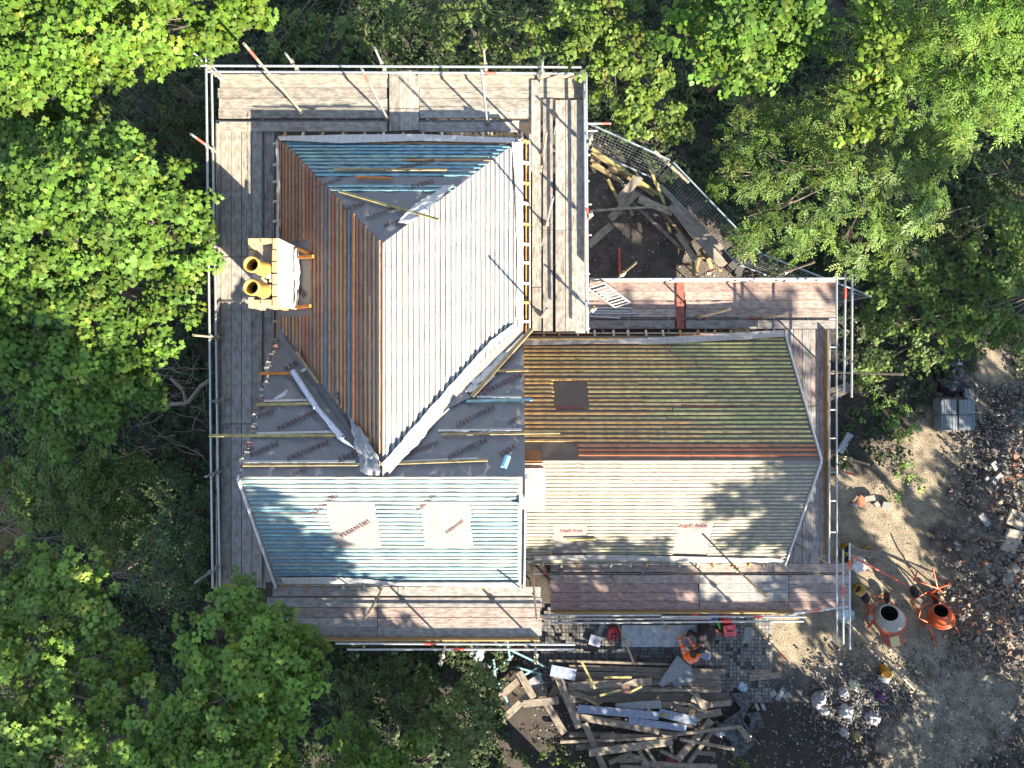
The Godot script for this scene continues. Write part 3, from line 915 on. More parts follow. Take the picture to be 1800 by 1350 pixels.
	for t in [[1036, 541.5, 1112, 541.5], [1040, 546.5, 1106, 547], [1036, 550.5, 1117, 551], [1036, 556, 1090, 559]]:
		var tb := tube("scaffold_tube", at(t[0], t[1], EDECK + 0.07), at(t[2], t[3], EDECK + 0.07), TR, galv)
		tag(tb, "loose scaffold tube lying beside the ladder on the wing's north deck", "tube", "loose tubes on the north deck")

# ---------- ground ----------
const SAND := [[1530, 950, 120], [1600, 870, 80], [1650, 770, 55], [1690, 690, 45], [1600, 1050, 110], [1440, 1120, 80], [1560, 1120, 95], [1690, 1230, 120], [1640, 1300, 90], [1390, 1110, 60], [1500, 870, 50], [1745, 650, 40]]
const MOUND := [[1760, 860, 120, 0.45], [1730, 980, 90, 0.5], [1735, 1090, 80, 0.45], [1790, 740, 80, 0.3], [1470, 1230, 70, 0.2], [1800, 1180, 60, 0.25]]
var gn := FastNoiseLite.new()
var gn2 := FastNoiseLite.new()

func ground_height(x: float, z: float) -> float:
	var px := NADIR.x + x * FOCAL / EYE
	var py := NADIR.y + z * FOCAL / EYE
	var h := gn.get_noise_2d(x, z) * 0.06 + gn2.get_noise_2d(x, z) * 0.025
	for m in MOUND:
		var d: float = Vector2(px - m[0], py - m[1]).length() / m[2]
		if d < 1.6:
			h += m[3] * exp(-d * d * 1.6) * (1.0 + gn2.get_noise_2d(x * 2.0, z * 2.0) * 0.8)
	if px > 930 and px < 1340 and py > 1075 and py < 1230:
		h *= 0.15
	return h - 0.03

func sandiness(px: float, py: float) -> float:
	var s := 0.0
	for b in SAND:
		var d: float = Vector2(px - b[0], py - b[1]).length() / b[2]
		s = maxf(s, clampf(1.5 - d, 0.0, 1.0))
	return s

func build_ground() -> void:
	gn.seed = 5
	gn.frequency = 0.35
	gn2.seed = 6
	gn2.frequency = 1.7
	gn2.fractal_octaves = 4
	var xs := PackedFloat32Array()
	var zs := PackedFloat32Array()
	for v in [-400.0, -150.0, -70.0, -40.0, -28.0, -20.0]:
		xs.append(v)
		zs.append(v)
	var x := -16.0
	while x < 16.2:
		xs.append(x)
		x += 0.11
	var z := -12.0
	while z < 13.0:
		zs.append(z)
		z += 0.11
	for v in [20.0, 28.0, 40.0, 70.0, 150.0, 400.0]:
		xs.append(v)
		zs.append(v)
	var nx := xs.size()
	var nz := zs.size()
	var vs := PackedVector3Array()
	var ns := PackedVector3Array()
	var cs := PackedColorArray()
	vs.resize(nx * nz)
	ns.resize(nx * nz)
	cs.resize(nx * nz)
	for j in nz:
		for i in nx:
			vs[j * nx + i] = Vector3(xs[i], ground_height(xs[i], zs[j]), zs[j])
	for j in nz:
		for i in nx:
			var k := j * nx + i
			var dx := vs[j * nx + mini(i + 1, nx - 1)] - vs[j * nx + maxi(i - 1, 0)]
			var dz := vs[mini(j + 1, nz - 1) * nx + i] - vs[maxi(j - 1, 0) * nx + i]
			ns[k] = dz.cross(dx).normalized()
			var px := NADIR.x + xs[i] * FOCAL / EYE
			var py := NADIR.y + zs[j] * FOCAL / EYE
			var n1 := gn2.get_noise_2d(xs[i] * 1.3 + 9.0, zs[j] * 1.3)
			var n2 := gn.get_noise_2d(xs[i] * 2.0, zs[j] * 2.0 + 30.0)
			var c := Color(0.06, 0.05, 0.042) * (1.0 + n1 * 0.5)
			if px > 1030 and px < 1300 and py > 300 and py < 500:
				c = Color(0.15, 0.13, 0.115) * (1.0 + n1 * 0.7)
			elif px > 920 and px < 1420 and py > 1060 and py < 1235:
				c = Color(0.12, 0.115, 0.11) * (1.0 + n1 * 0.5)
			elif px < 70 and py > 850 and py < 990:
				c = Color(0.32, 0.29, 0.2) * (1.0 + n1 * 0.5)
			var s := clampf(sandiness(px, py) + n2 * 0.5 + n1 * 0.35, 0.0, 1.0)
			s = smoothstep(0.25, 0.95, s)
			var sand := Color(0.33, 0.275, 0.195) * (1.0 + n1 * 0.5)
			var far_ := smoothstep(1090.0, 1230.0, py + n2 * 60.0) * smoothstep(1480.0, 1640.0, px)
			sand = sand.lerp(Color(0.3, 0.29, 0.235) * (1.0 + n1 * 0.9 + n2 * 0.5), far_)
			c = c.lerp(sand, s)
			var edge := 1785.0 - clampf((py - 690.0) / 250.0, 0, 1) * 120.0 - clampf((py - 940.0) / 100.0, 0, 1) * 15.0 + clampf((py - 1060.0) / 110.0, 0, 1) * 90.0
			c = c.lerp(Color(0.2, 0.175, 0.145) * (1.0 + n1 * 0.6), smoothstep(-15.0, 25.0, px - edge) * smoothstep(650.0, 700.0, py) * (1.0 - smoothstep(1150.0, 1190.0, py)))
			c.a = 1.0
			cs[k] = c
	var idx := PackedInt32Array()
	for j in nz - 1:
		for i in nx - 1:
			var k := j * nx + i
			idx.append_array([k, k + 1, k + nx + 1, k, k + nx + 1, k + nx])
	var ar := []
	ar.resize(Mesh.ARRAY_MAX)
	ar[Mesh.ARRAY_VERTEX] = vs
	ar[Mesh.ARRAY_NORMAL] = ns
	ar[Mesh.ARRAY_COLOR] = cs
	ar[Mesh.ARRAY_INDEX] = idx
	var m := ArrayMesh.new()
	m.add_surface_from_arrays(Mesh.PRIMITIVE_TRIANGLES, ar)
	var mat := StandardMaterial3D.new()
	mat.vertex_color_use_as_albedo = true
	mat.albedo_texture = soil_tex
	mat.uv1_triplanar = true
	mat.uv1_world_triplanar = true
	mat.uv1_scale = Vector3.ONE * 0.55
	mat.roughness = 0.95
	mat.heightmap_enabled = true
	mat.heightmap_texture = soil_tex
	mat.heightmap_scale = 1.6
	var g := part("ground", m, mat)
	structure(g)
	# gravel, chips and bits lying all over the bare ground
	var stone := StandardMaterial3D.new()
	stone.vertex_color_use_as_albedo = true
	stone.roughness = 0.9
	for v in 3:
		var ts := []
		var cs2 := []
		for k in 9500:
			var px := rng.randf_range(930, 1830)
			var py := rng.randf_range(250, 1380)
			if k > 7600:
				px = rng.randf_range(1440, 1830)
				py = rng.randf_range(1120, 1380)
			if px > 925 and px < 1465 and py > 560 and py < 1070:
				continue
			if px > 1310 and py < 500:
				continue
			var p := at(px, py, 0)
			p.y = ground_height(p.x, p.z)
			var sz := 0.012 + pow(rng.randf(), 4.0) * 0.05
			if px > 1480 and py > 1120:
				sz *= 1.3
			elif sandiness(px, py) > 0.5:
				sz *= 0.6
			ts.append(Transform3D(Basis.from_euler(Vector3(rng.randf() * 6, rng.randf() * 6, rng.randf() * 6)).scaled(Vector3.ONE * sz), p))
			var w := rng.randf_range(0.06, 0.36)
			cs2.append(Color(w, w * rng.randf_range(0.8, 0.98), w * rng.randf_range(0.6, 0.92)))
		scatter("gravel", chunk(Vector3(1.3, 0.7, 1.0), 60 + v, 0.5), stone, ts, cs2)
	# sett paving in front of the wing
	var pave := thing("paving", "", "")
	pave.remove_meta("label")
	pave.remove_meta("category")
	structure(pave)
	var ts := []
	var cs2 := []
	for i in 66:
		for j in 26:
			var p := Vector3(0.75 + i * 0.105 + rng.randf_range(-0.004, 0.004), 0.008 + rng.randf_range(-0.006, 0.006), 7.2 + j * 0.108 + rng.randf_range(-0.004, 0.004))
			if gn2.get_noise_2d(p.x, p.z) < -0.32:
				continue
			ts.append(Transform3D(Basis.from_euler(Vector3(rng.randf_range(-0.05, 0.05), rng.randf_range(-0.04, 0.04), rng.randf_range(-0.05, 0.05))), p))
			var w := rng.randf_range(0.07, 0.14) * (1.25 if i > 38 else 0.85)
			cs2.append(Color(w, w * 0.98, w * 0.94))
	scatter("sett", chunk(Vector3(0.096, 0.06, 0.098), 7, 0.06), stone, ts, cs2, pave)

# ---------- leaves ----------
func leaf_shape(kind: String) -> PackedVector2Array:
	if kind == "maple":
		return PackedVector2Array([Vector2(0, 0), Vector2(0.30, 0.02), Vector2(0.50, 0.26), Vector2(0.34, 0.36), Vector2(0.58, 0.64), Vector2(0.30, 0.62), Vector2(0.20, 0.74), Vector2(0, 1.05), Vector2(-0.20, 0.74), Vector2(-0.30, 0.62), Vector2(-0.58, 0.64), Vector2(-0.34, 0.36), Vector2(-0.50, 0.26), Vector2(-0.30, 0.02)])
	if kind == "round":
		return PackedVector2Array([Vector2(0, 0), Vector2(0.3, 0.05), Vector2(0.5, 0.3), Vector2(0.52, 0.55), Vector2(0.3, 0.68), Vector2(0.16, 0.86), Vector2(0, 1.0), Vector2(-0.16, 0.86), Vector2(-0.3, 0.68), Vector2(-0.52, 0.55), Vector2(-0.5, 0.3), Vector2(-0.3, 0.05)])
	if kind == "lance":
		return PackedVector2Array([Vector2(0, 0), Vector2(0.13, 0.3), Vector2(0.14, 0.6), Vector2(0, 1.0), Vector2(-0.14, 0.6), Vector2(-0.13, 0.3)])
	return PackedVector2Array([Vector2(0, 0), Vector2(0.3, 0.3), Vector2(0.32, 0.6), Vector2(0, 1.0), Vector2(-0.32, 0.6), Vector2(-0.3, 0.3)])

func st_leaf(st: SurfaceTool, t: Transform3D, shape: PackedVector2Array, s: float, cup: float, col: Color) -> void:
	var mid := t * Vector3(0, 0, -0.45 * s)
	var n := t.basis.y.normalized()
	for i in shape.size():
		var a := shape[i]
		var b := shape[(i + 1) % shape.size()]
		var pa := t * (Vector3(a.x, -cup * a.x * a.x - cup * 0.4 * a.y * a.y, -a.y) * s)
		var pb := t * (Vector3(b.x, -cup * b.x * b.x - cup * 0.4 * b.y * b.y, -b.y) * s)
		var mids := mid - n * cup * 0.08 * s
		for v in [[mids, 0.0], [pb, b.x], [pa, a.x]]:
			st.set_color(col)
			st.set_normal((n + t.basis.x.normalized() * float(v[1]) * 0.5).normalized())
			st.add_vertex(v[0])

# a spray: the few leaves at one shoot's end, lying more or less flat
func spray(kind: String, sd: int, leaf: float, count: int) -> ArrayMesh:
	var r := RandomNumberGenerator.new()
	r.seed = sd
	var st := begin()
	if kind == "ash":
		# pinnate fronds
		for f in count:
			var ya := TAU * f / count + r.randf_range(-0.4, 0.4)
			var fb := Basis(Vector3.UP, ya) * Basis(Vector3.RIGHT, r.randf_range(-0.5, 0.15))
			var l := leaf * r.randf_range(2.6, 3.4)
			var tone := r.randf_range(0.75, 1.2)
			for k in 9:
				var side := -1 if k % 2 else 1
				var along := l * (0.25 + 0.75 * (k / 2) / 4.0)
				var lb := fb * Basis(Vector3.UP, -side * (0.85 if k < 8 else 0.0)) * Basis(Vector3.BACK, r.randf_range(-0.35, 0.35))
				var sc := leaf * r.randf_range(0.85, 1.15)
				st_leaf(st, Transform3D(lb, fb * Vector3(0, -0.06 * along, -along)), leaf_shape("lance"), sc, 0.25, Color(tone, tone, tone))
		return st.commit()
	for k in count:
		var ya := TAU * k / count + r.randf_range(-0.5, 0.5)
		var b := Basis(Vector3.UP, ya) * Basis(Vector3.RIGHT, r.randf_range(-0.55, 0.2)) * Basis(Vector3.BACK, r.randf_range(-0.4, 0.4))
		var tone := r.randf_range(0.72, 1.25)
		st_leaf(st, Transform3D(b, b * Vector3(0, 0, -leaf * r.randf_range(0.15, 0.7)) + Vector3(0, r.randf_range(-0.3, 0.3) * leaf, 0)), leaf_shape(kind), leaf * r.randf_range(0.7, 1.2), r.randf_range(0.1, 0.5), Color(tone, tone * r.randf_range(0.97, 1.03), tone * 0.95))
	return st.commit()

var sprays := {}
var leaf_mat: StandardMaterial3D
var bark: StandardMaterial3D

func spray_set(kind: String, leaf: float, count: int) -> Array:
	var key := "%s%d_%d" % [kind, int(leaf * 1000), count]
	if not sprays.has(key):
		sprays[key] = [spray(kind, key.hash() % 9999, leaf, count), spray(kind, key.hash() % 9999 + 1, leaf, count), spray(kind, key.hash() % 9999 + 2, leaf, count)]
	return sprays[key]

# a tree or bush: clumps are [px, py, radius, height of the clump's middle]
func plant(called: String, label: String, category: String, clumps: Array, kind: String, leaf: float, count: int, dens: float, col: Color, sd: int, group := "", droop := 0.25, trunk := true) -> Node3D:
	var r := RandomNumberGenerator.new()
	r.seed = sd
	var mid := Vector3.ZERO
	var wsum := 0.0
	var cs := []
	for c in clumps:
		var p := at(c[0], c[1], c[3])
		cs.append([p, c[2]])
		mid += p * float(c[2])
		wsum += c[2]
	mid /= wsum
	var o := thing(called, label, category, Vector3(mid.x * 1.3, 0, mid.z * 1.3) if trunk else Vector3(mid.x, 0, mid.z), group)
	grow(o, cs, kind, leaf, count, dens, col, r, droop, trunk)
	return o

func grow(o: Node3D, cs: Array, kind: String, leaf: float, count: int, dens: float, col: Color, r: RandomNumberGenerator, droop: float, trunk: bool) -> void:
	var lists := [[], [], []]
	var cols := [[], [], []]
	var base := o.position
	for c in cs:
		var cp: Vector3 = c[0] - base
		var cr: float = c[1]
		var tone := r.randf_range(0.82, 1.18)
		var n := int(cr * cr * dens)
		var tufts := []
		for k in int(cr * cr * 34.0) + 4:
			var th0 := r.randf() * TAU
			var y0 := r.randf_range(-0.4, 1.0)
			var q0 := sqrt(maxf(0.0, 1.0 - y0 * y0))
			var lobes := 1.0 + 0.24 * sin(th0 * 3.0 + cp.x * 5.0) + 0.16 * sin(th0 * 7.0 + cp.z * 9.0)
			var d0 := Vector3(cos(th0) * q0, y0, sin(th0) * q0)
			tufts.append([cp + d0 * cr * (1.0 - pow(r.randf(), 1.6) * 0.6) * Vector3(lobes, 0.85, lobes), d0, r.randf_range(0.75, 1.25)])
		for k in n:
			var tf: Array = tufts[r.randi() % tufts.size()]
			var d: Vector3 = tf[1]
			var th := r.randf() * TAU
			var p: Vector3 = tf[0] + Vector3(r.randfn() * 0.11, r.randfn() * 0.055, r.randfn() * 0.11)
			var up := (Vector3.UP * 1.1 + d * (0.35 + droop) + Vector3(r.randf_range(-1, 1), 0, r.randf_range(-1, 1)) * 0.5).normalized()
			var b := basis_x(Vector3(cos(th * 5.0 + k), 0, sin(th * 5.0 + k)), up)
			var v := r.randi() % 3
			var s := r.randf_range(0.55, 1.35)
			lists[v].append(Transform3D(b.scaled(Vector3.ONE * s), p))
			var t := tone * float(tf[2]) * r.randf_range(0.75, 1.2)
			var yel := 1.0 + maxf(0.0, r.randf_range(-1.6, 0.45))
			t *= 0.8
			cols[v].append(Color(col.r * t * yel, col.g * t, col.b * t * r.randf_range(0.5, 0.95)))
	var set_ := spray_set(kind, leaf, count)
	for v in 3:
		scatter("crown", set_[v], leaf_mat, lists[v], cols[v], o)
	if trunk:
		var st := begin()
		var top := 0.0
		for c in cs:
			top = maxf(top, (c[0] as Vector3).y)
		var fork := Vector3(0.1, top * 0.45, 0.05)
		var r0 := 0.05 + top * 0.012
		st_limb(st, Vector3(0, -0.2, 0), fork, r0, r0 * 0.75, 9)
		var bs := begin()
		for c in cs:
			var e: Vector3 = c[0] - base
			var m := fork.lerp(e, 0.5) + Vector3(r.randf_range(-0.25, 0.25), 0.25 + r.randf() * 0.3, r.randf_range(-0.25, 0.25))
			st_limb(bs, fork, m, r0 * 0.3, r0 * 0.2, 5)
			st_limb(bs, m, e, r0 * 0.2, 0.012, 5)
			for k in 4:
				var d := Vector3(r.randf_range(-1, 1), r.randf_range(-0.1, 0.6), r.randf_range(-1, 1)).normalized() * float(c[1]) * 0.8
				st_limb(bs, m.lerp(e, r.randf_range(0.4, 1.0)), e + d, 0.016, 0.005, 4)
		part("trunk", st.commit(), bark, o)
		part("branches", bs.commit(), bark, o)

func build_plants() -> void:
	leaf_mat = StandardMaterial3D.new()
	leaf_mat.vertex_color_use_as_albedo = true
	leaf_mat.roughness = 0.5
	leaf_mat.metallic_specular = 0.25
	leaf_mat.backlight_enabled = true
	leaf_mat.backlight = Color(0.45, 0.45, 0.45)
	bark = plain_mat("bark", lin(0.13, 0.105, 0.085), 0.95, rough_tex, 2.0)
	var bright := Color(0.09, 0.172, 0.036)
	var mid := Color(0.088, 0.172, 0.042)
	var deep := Color(0.075, 0.15, 0.045)
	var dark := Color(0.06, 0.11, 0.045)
	plant("sycamore_tree", "bright sunlit broadleaf tree in the top left corner above the scaffold", "tree", [[30, 40, .8, 8.2], [110, 40, .8, 8.4], [190, 40, .8, 8.4], [265, 30, .7, 8], [340, 30, .65, 7.6], [410, 25, .55, 7.2], [40, 120, .8, 8], [120, 130, .7, 8], [190, 110, .6, 7.8], [240, 85, .45, 7.6], [300, 70, .5, 7.4], [350, 85, .42, 7], [390, 70, .35, 6.8], [20, 195, .6, 7.6], [95, 185, .55, 7.5], [150, 165, .4, 7.4], [-50, 80, 1, 8.5], [60, -60, 1, 8.5], [200, -60, 1, 8.5], [340, -50, .8, 7.8], [430, -30, .6, 7.4], [440, 30, .35, 6.8]], "maple", 0.088, 6, 280, bright, 1, "", 0.2)
	plant("maple_tree", "large maple west of the house, sunlit on top and shaded below", "tree", [[30, 270, .7, 7.6], [100, 260, .6, 7.8], [170, 250, .55, 8], [212, 255, .42, 8], [60, 330, .8, 8], [150, 330, .8, 8.4], [235, 320, .65, 8.2], [295, 320, .42, 7.6], [318, 355, .32, 7.3], [200, 380, .7, 8], [280, 385, .5, 7.5], [335, 400, .36, 7], [368, 410, .25, 6.9], [345, 455, .36, 6.8], [310, 500, .38, 6.5], [60, 420, .8, 7.6], [140, 440, .7, 7.2], [230, 460, .6, 6.8], [272, 540, .42, 6.4], [60, 520, .9, 7.2], [150, 540, .8, 7], [225, 580, .55, 6.6], [272, 600, .32, 6.3], [40, 620, .9, 7], [130, 640, .8, 7], [205, 650, .6, 6.8], [255, 660, .4, 6.4], [70, 720, .7, 6.4], [160, 725, .55, 6.4], [215, 740, .35, 6.2], [120, 780, .4, 5.8], [-60, 400, 1.1, 8], [-60, 600, 1.1, 7.4], [185, 785, .28, 5.6], [345, 548, .18, 6.4], [262, 690, .3, 6.2]], "maple", 0.086, 6, 318, mid, 2, "", 0.25)
	plant("maple_tree", "shaded green maple at the lower left edge beside a dry grass patch", "tree", [[40, 1010, .55, 6.6], [110, 995, .5, 7], [165, 1005, .38, 6.8], [60, 1070, .7, 7], [140, 1070, .55, 7], [182, 1090, .35, 6.8], [60, 1150, .8, 7], [150, 1155, .65, 6.8], [215, 1140, .4, 6.4], [40, 1240, .9, 7.4], [130, 1250, .8, 7.2], [215, 1240, .6, 7], [60, 1330, .9, 7.4], [170, 1330, .8, 7.4], [-50, 1100, 1, 7], [-40, 1300, 1, 7.5], [240, 1185, .4, 6.3]], "maple", 0.093, 6, 250, Color(0.11, 0.19, 0.05), 3, "", 0.25)
	plant("maple_tree", "shaded maple overhanging the scaffold's south-west corner boards", "tree", [[420, 1065, .45, 7], [375, 1085, .42, 7.2], [465, 1090, .36, 7], [440, 1140, .65, 7.6], [360, 1150, .5, 7.2], [520, 1130, .4, 7], [555, 1135, .25, 6.9], [500, 1180, .55, 7.5], [535, 1190, .35, 7.2], [420, 1220, .75, 8], [340, 1230, .7, 7.6], [510, 1250, .45, 7.3], [280, 1290, .7, 7.6], [380, 1310, .8, 8], [470, 1310, .55, 7.6], [330, 1370, .9, 8], [450, 1375, .7, 7.8], [250, 1370, .7, 7.6], [435, 1030, .18, 6.8]], "maple", 0.089, 6, 312, Color(0.11, 0.2, 0.05), 4, "", 0.25)
	plant("shrub", "mixed small-leaved shrubs below the left-hand maple", "shrub", [[40, 830, .8, 3], [130, 860, .9, 3.2], [220, 860, .8, 3], [60, 900, .6, 3], [200, 930, .9, 3], [150, 950, .6, 2.8], [90, 820, .7, 3.4], [180, 830, .6, 3.2]], "small", 0.075, 8, 330, Color(0.085, 0.14, 0.045), 5)
	plant("shrub", "bluish dark shrub close to the scaffold's west side", "shrub", [[280, 950, .6, 3.4], [320, 900, .4, 3], [330, 960, .5, 3.4], [290, 1015, .6, 3.4], [245, 1010, .42, 3.2], [335, 1000, .4, 3], [355, 880, .3, 2.6], [300, 850, .4, 2.6]], "lance", 0.11, 9, 220, Color(0.075, 0.13, 0.085), 6)
	plant("bush", "rounded grey-green bush left of the timber pile, part of it sunlit", "bush", [[840, 1205, .42, 3.6], [800, 1225, .45, 3.8], [850, 1250, .42, 3.8], [820, 1290, .5, 3.8], [770, 1270, .5, 3.4], [862, 1215, .3, 3.4], [800, 1330, .5, 3.2]], "round", 0.072, 7, 228, Color(0.12, 0.17, 0.075), 7)
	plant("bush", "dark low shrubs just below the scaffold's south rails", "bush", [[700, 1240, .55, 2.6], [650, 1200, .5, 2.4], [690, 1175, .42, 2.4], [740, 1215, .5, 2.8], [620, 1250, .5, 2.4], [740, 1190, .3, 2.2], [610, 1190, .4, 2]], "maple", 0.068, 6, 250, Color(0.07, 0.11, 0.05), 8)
	plant("sycamore_tree", "lighter young maple at the bottom edge right of the big maple", "tree", [[600, 1310, .5, 4], [660, 1330, .62, 4.6], [715, 1325, .5, 4.6], [610, 1355, .6, 5], [690, 1370, .6, 4.6], [640, 1290, .35, 4.2]], "maple", 0.087, 6, 261, Color(0.105, 0.19, 0.05), 9)
	plant("sycamore_tree", "sycamore branching over the scaffold's north-east corner", "tree", [[1000, 20, .6, 6], [955, 50, .38, 5.6], [1060, 20, .6, 6.4], [1040, 70, .55, 6.2], [1090, 80, .5, 6], [1005, 85, .32, 5.8], [1055, 125, .36, 6.0], [1115, 110, .45, 5.8], [1062, 160, .2, 5.8], [1100, 165, .4, 5.4], [1155, 150, .45, 5.4], [1130, 205, .4, 5.2], [1180, 200, .4, 5.2], [1085, 200, .25, 5.1], [1185, 232, .22, 5], [1020, -40, .7, 6.2]], "round", 0.092, 6, 224, Color(0.1, 0.163, 0.045), 10)
	plant("sycamore_tree", "green sycamore at the top edge, right of centre", "tree", [[1220, 40, .5, 7.4], [1290, 40, .7, 7.8], [1370, 40, .7, 7.8], [1430, 50, .45, 7.4], [1250, 90, .45, 7.2], [1320, 100, .5, 7.4], [1385, 95, .45, 7.2], [1300, 140, .28, 7], [1245, 115, .28, 7], [1345, 130, .3, 7], [1280, -30, .8, 8], [1400, -30, .8, 8]], "round", 0.092, 6, 271, Color(0.085, 0.168, 0.038), 11)
	plant("ash_tree", "feathery-leaved ash spreading over the dark ground right of the fence", "tree", [[1290, 230, .45, 5.6], [1370, 210, .5, 6], [1440, 230, .6, 6.4], [1295, 310, .5, 5.4], [1375, 300, .7, 6], [1470, 310, .7, 6.4], [1560, 290, .7, 6.6], [1335, 385, .5, 5.2], [1420, 390, .6, 5.6], [1510, 380, .65, 6], [1600, 360, .6, 6.2], [1300, 425, .28, 4.8], [1400, 435, .4, 5], [1475, 435, .45, 5.2], [1560, 430, .45, 5.4], [1640, 300, .6, 6.4], [1500, 470, .3, 5], [1495, 130, .5, 6.4], [1470, 190, .5, 6.2], [1330, 185, .4, 5.6], [1655, 250, .5, 6.6], [1590, 250, .5, 6.4]], "ash", 0.090, 5, 59, Color(0.095, 0.165, 0.05), 12, "", 0.35)
	plant("ash_tree", "tall ash with swaying fronds in the top right corner", "tree", [[1620, 60, .7, 8.4], [1700, 50, .8, 8.8], [1780, 60, .8, 8.8], [1660, 140, .7, 8.2], [1740, 150, .8, 8.4], [1810, 150, .8, 8.4], [1690, 195, .45, 8], [1760, 205, .45, 8], [1700, -40, .9, 9], [1820, -20, .9, 9], [1560, 15, .45, 8]], "ash", 0.081, 5, 86, Color(0.1, 0.19, 0.045), 13, "", 0.35)
	plant("sycamore_tree", "slender yellow-green sycamore between the two feathery ashes", "tree", [[1540, 30, .34, 8.2], [1560, 90, .36, 8.4], [1535, 115, .34, 8.2], [1572, 150, .36, 8.0], [1528, 195, .34, 7.8], [1575, 200, .36, 8], [1605, 90, .3, 8.2], [1515, 238, .26, 7.6], [1555, 60, .3, 8.3], [1550, 170, .3, 8.0]], "round", 0.092, 6, 224, Color(0.115, 0.195, 0.04), 14)
	plant("bush", "shaded maple scrub behind the slate pallet on the right", "bush", [[1560, 500, .6, 3], [1640, 480, .7, 3.4], [1720, 480, .8, 3.8], [1790, 470, .8, 4], [1560, 570, .55, 2.6], [1640, 560, .6, 3], [1720, 560, .7, 3.2], [1795, 590, .6, 3.4], [1615, 630, .35, 2.6], [1690, 610, .35, 2.8], [1760, 400, .7, 4], [1530, 640, .4, 1.6]], "maple", 0.081, 6, 273, Color(0.085, 0.145, 0.045), 15)
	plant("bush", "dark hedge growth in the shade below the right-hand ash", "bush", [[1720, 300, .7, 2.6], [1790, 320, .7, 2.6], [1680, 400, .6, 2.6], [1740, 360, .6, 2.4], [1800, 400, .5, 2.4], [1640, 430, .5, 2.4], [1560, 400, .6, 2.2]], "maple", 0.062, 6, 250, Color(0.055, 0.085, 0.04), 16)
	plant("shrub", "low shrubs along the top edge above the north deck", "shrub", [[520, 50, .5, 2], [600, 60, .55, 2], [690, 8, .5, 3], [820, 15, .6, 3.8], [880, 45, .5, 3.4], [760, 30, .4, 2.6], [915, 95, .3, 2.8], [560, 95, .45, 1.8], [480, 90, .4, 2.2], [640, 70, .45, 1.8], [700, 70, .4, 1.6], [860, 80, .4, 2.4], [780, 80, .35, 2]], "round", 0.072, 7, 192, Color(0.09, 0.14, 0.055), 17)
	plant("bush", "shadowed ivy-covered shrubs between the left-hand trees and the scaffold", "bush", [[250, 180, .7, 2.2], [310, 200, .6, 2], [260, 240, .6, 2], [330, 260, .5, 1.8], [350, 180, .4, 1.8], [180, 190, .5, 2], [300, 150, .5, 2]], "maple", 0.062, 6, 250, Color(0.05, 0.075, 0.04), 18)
	plant("weeds", "patch of green weeds on bare earth between the wing's scaffold and slate pallet", "weeds", [[1570, 745, .45, .25], [1560, 700, .35, .2], [1590, 760, .3, .2], [1530, 720, .3, .2], [1600, 720, .3, .15], [1590, 830, .35, .15], [1575, 870, .25, .15], [1530, 670, .35, .2], [1610, 850, .25, .15]], "small", 0.07, 7, 130, Color(0.12, 0.22, 0.06), 19, "", 0.2, false)
	plant("weeds", "small weedy plants on the dark soil at the bottom edge", "weeds", [[960, 1330, .3, .3], [1000, 1345, .25, .25], [1300, 1350, .3, .2], [930, 1345, .3, .35]], "small", 0.06, 7, 130, Color(0.09, 0.16, 0.05), 20, "", 0.2, false)
	# tall trees beyond the southern and eastern edges; their shade falls over the site
	var k := 0
	for t in SHADERS:
		var r := RandomNumberGenerator.new()
		r.seed = 400 + k
		var c: Vector3 = Vector3((t[1] + t[0]) * 0.7071, t[2], (t[1] - t[0]) * 0.7071)
		var cs := []
		for n in int(t[5]):
			var a3 := r.randf() * TAU
			var d := Vector3(cos(a3) * sqrt(r.randf()), r.randf_range(-1, 1), 0.0)
			d.z = sin(a3) * sqrt(r.randf())
			cs.append([c + d * Vector3(t[3], t[4], t[3]), r.randf_range(0.7, 1.15)])
		var o := thing("shade_tree", ["tall full tree south of the plot shading the left-hand maples", "broad tree south-east of the plot dappling the lower yard", "tree east of the plot shading the rubble heap", "low bushy tree beyond the lower right corner of the yard"][t[6]], "tree", Vector3(c.x, 0, c.z), "tall trees beyond the southern and eastern edges")
		grow(o, cs, "maple", 0.2, 6, t[7], mid, r, 0.2, true)
		k += 1
	in_order("tall trees beyond the southern and eastern edges", "broadleaf tree beyond the plot's southern and eastern edges, %s from the left", Vector3.RIGHT)
	# ivy, nettles and leaf litter over all ground that nobody has cleared
	var ts := [[], [], []]
	var cs3 := [[], [], []]
	var nz := FastNoiseLite.new()
	nz.seed = 77
	nz.frequency = 0.5
	for n in 64000:
		var px := rng.randf_range(-40, 1840)
		var py := rng.randf_range(-40, 1390)
		var ok := px < 395 or py < 150 or (px > 1030 and py < 520 and (py < 250 + (px - 1040) * 0.78 - 20 or px > 1330)) or (px > 1465 and px < 1640 and py < 900 and rng.randf() < 0.35) or (px > 1490 and py < 660) or (px < 890 and py > 1120) or (px < 1120 and py > 1310 and rng.randf() < 0.25)
		if not ok or sandiness(px, py) > 0.6 or (px < 60 and py > 860 and py < 985 and rng.randf() < 0.7):
			continue
		var p := at(px, py, 0)
		var v := nz.get_noise_2d(p.x, p.z)
		if v < -0.25 and rng.randf() < 0.8:
			continue
		p.y = ground_height(p.x, p.z) + rng.randf_range(0.02, 0.25 + maxf(0.0, v) * 0.8)
		var k3 := rng.randi() % 3
		var up := Vector3(rng.randf_range(-0.4, 0.4), 1, rng.randf_range(-0.4, 0.4)).normalized()
		ts[k3].append(Transform3D(basis_x(Vector3(cos(n), 0, sin(n)), up).scaled(Vector3.ONE * rng.randf_range(0.6, 1.3)), p))
		var g := rng.randf_range(0.5, 1.1)
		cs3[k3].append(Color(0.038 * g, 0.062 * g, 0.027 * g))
	var set_ := spray_set("round", 0.085, 6)
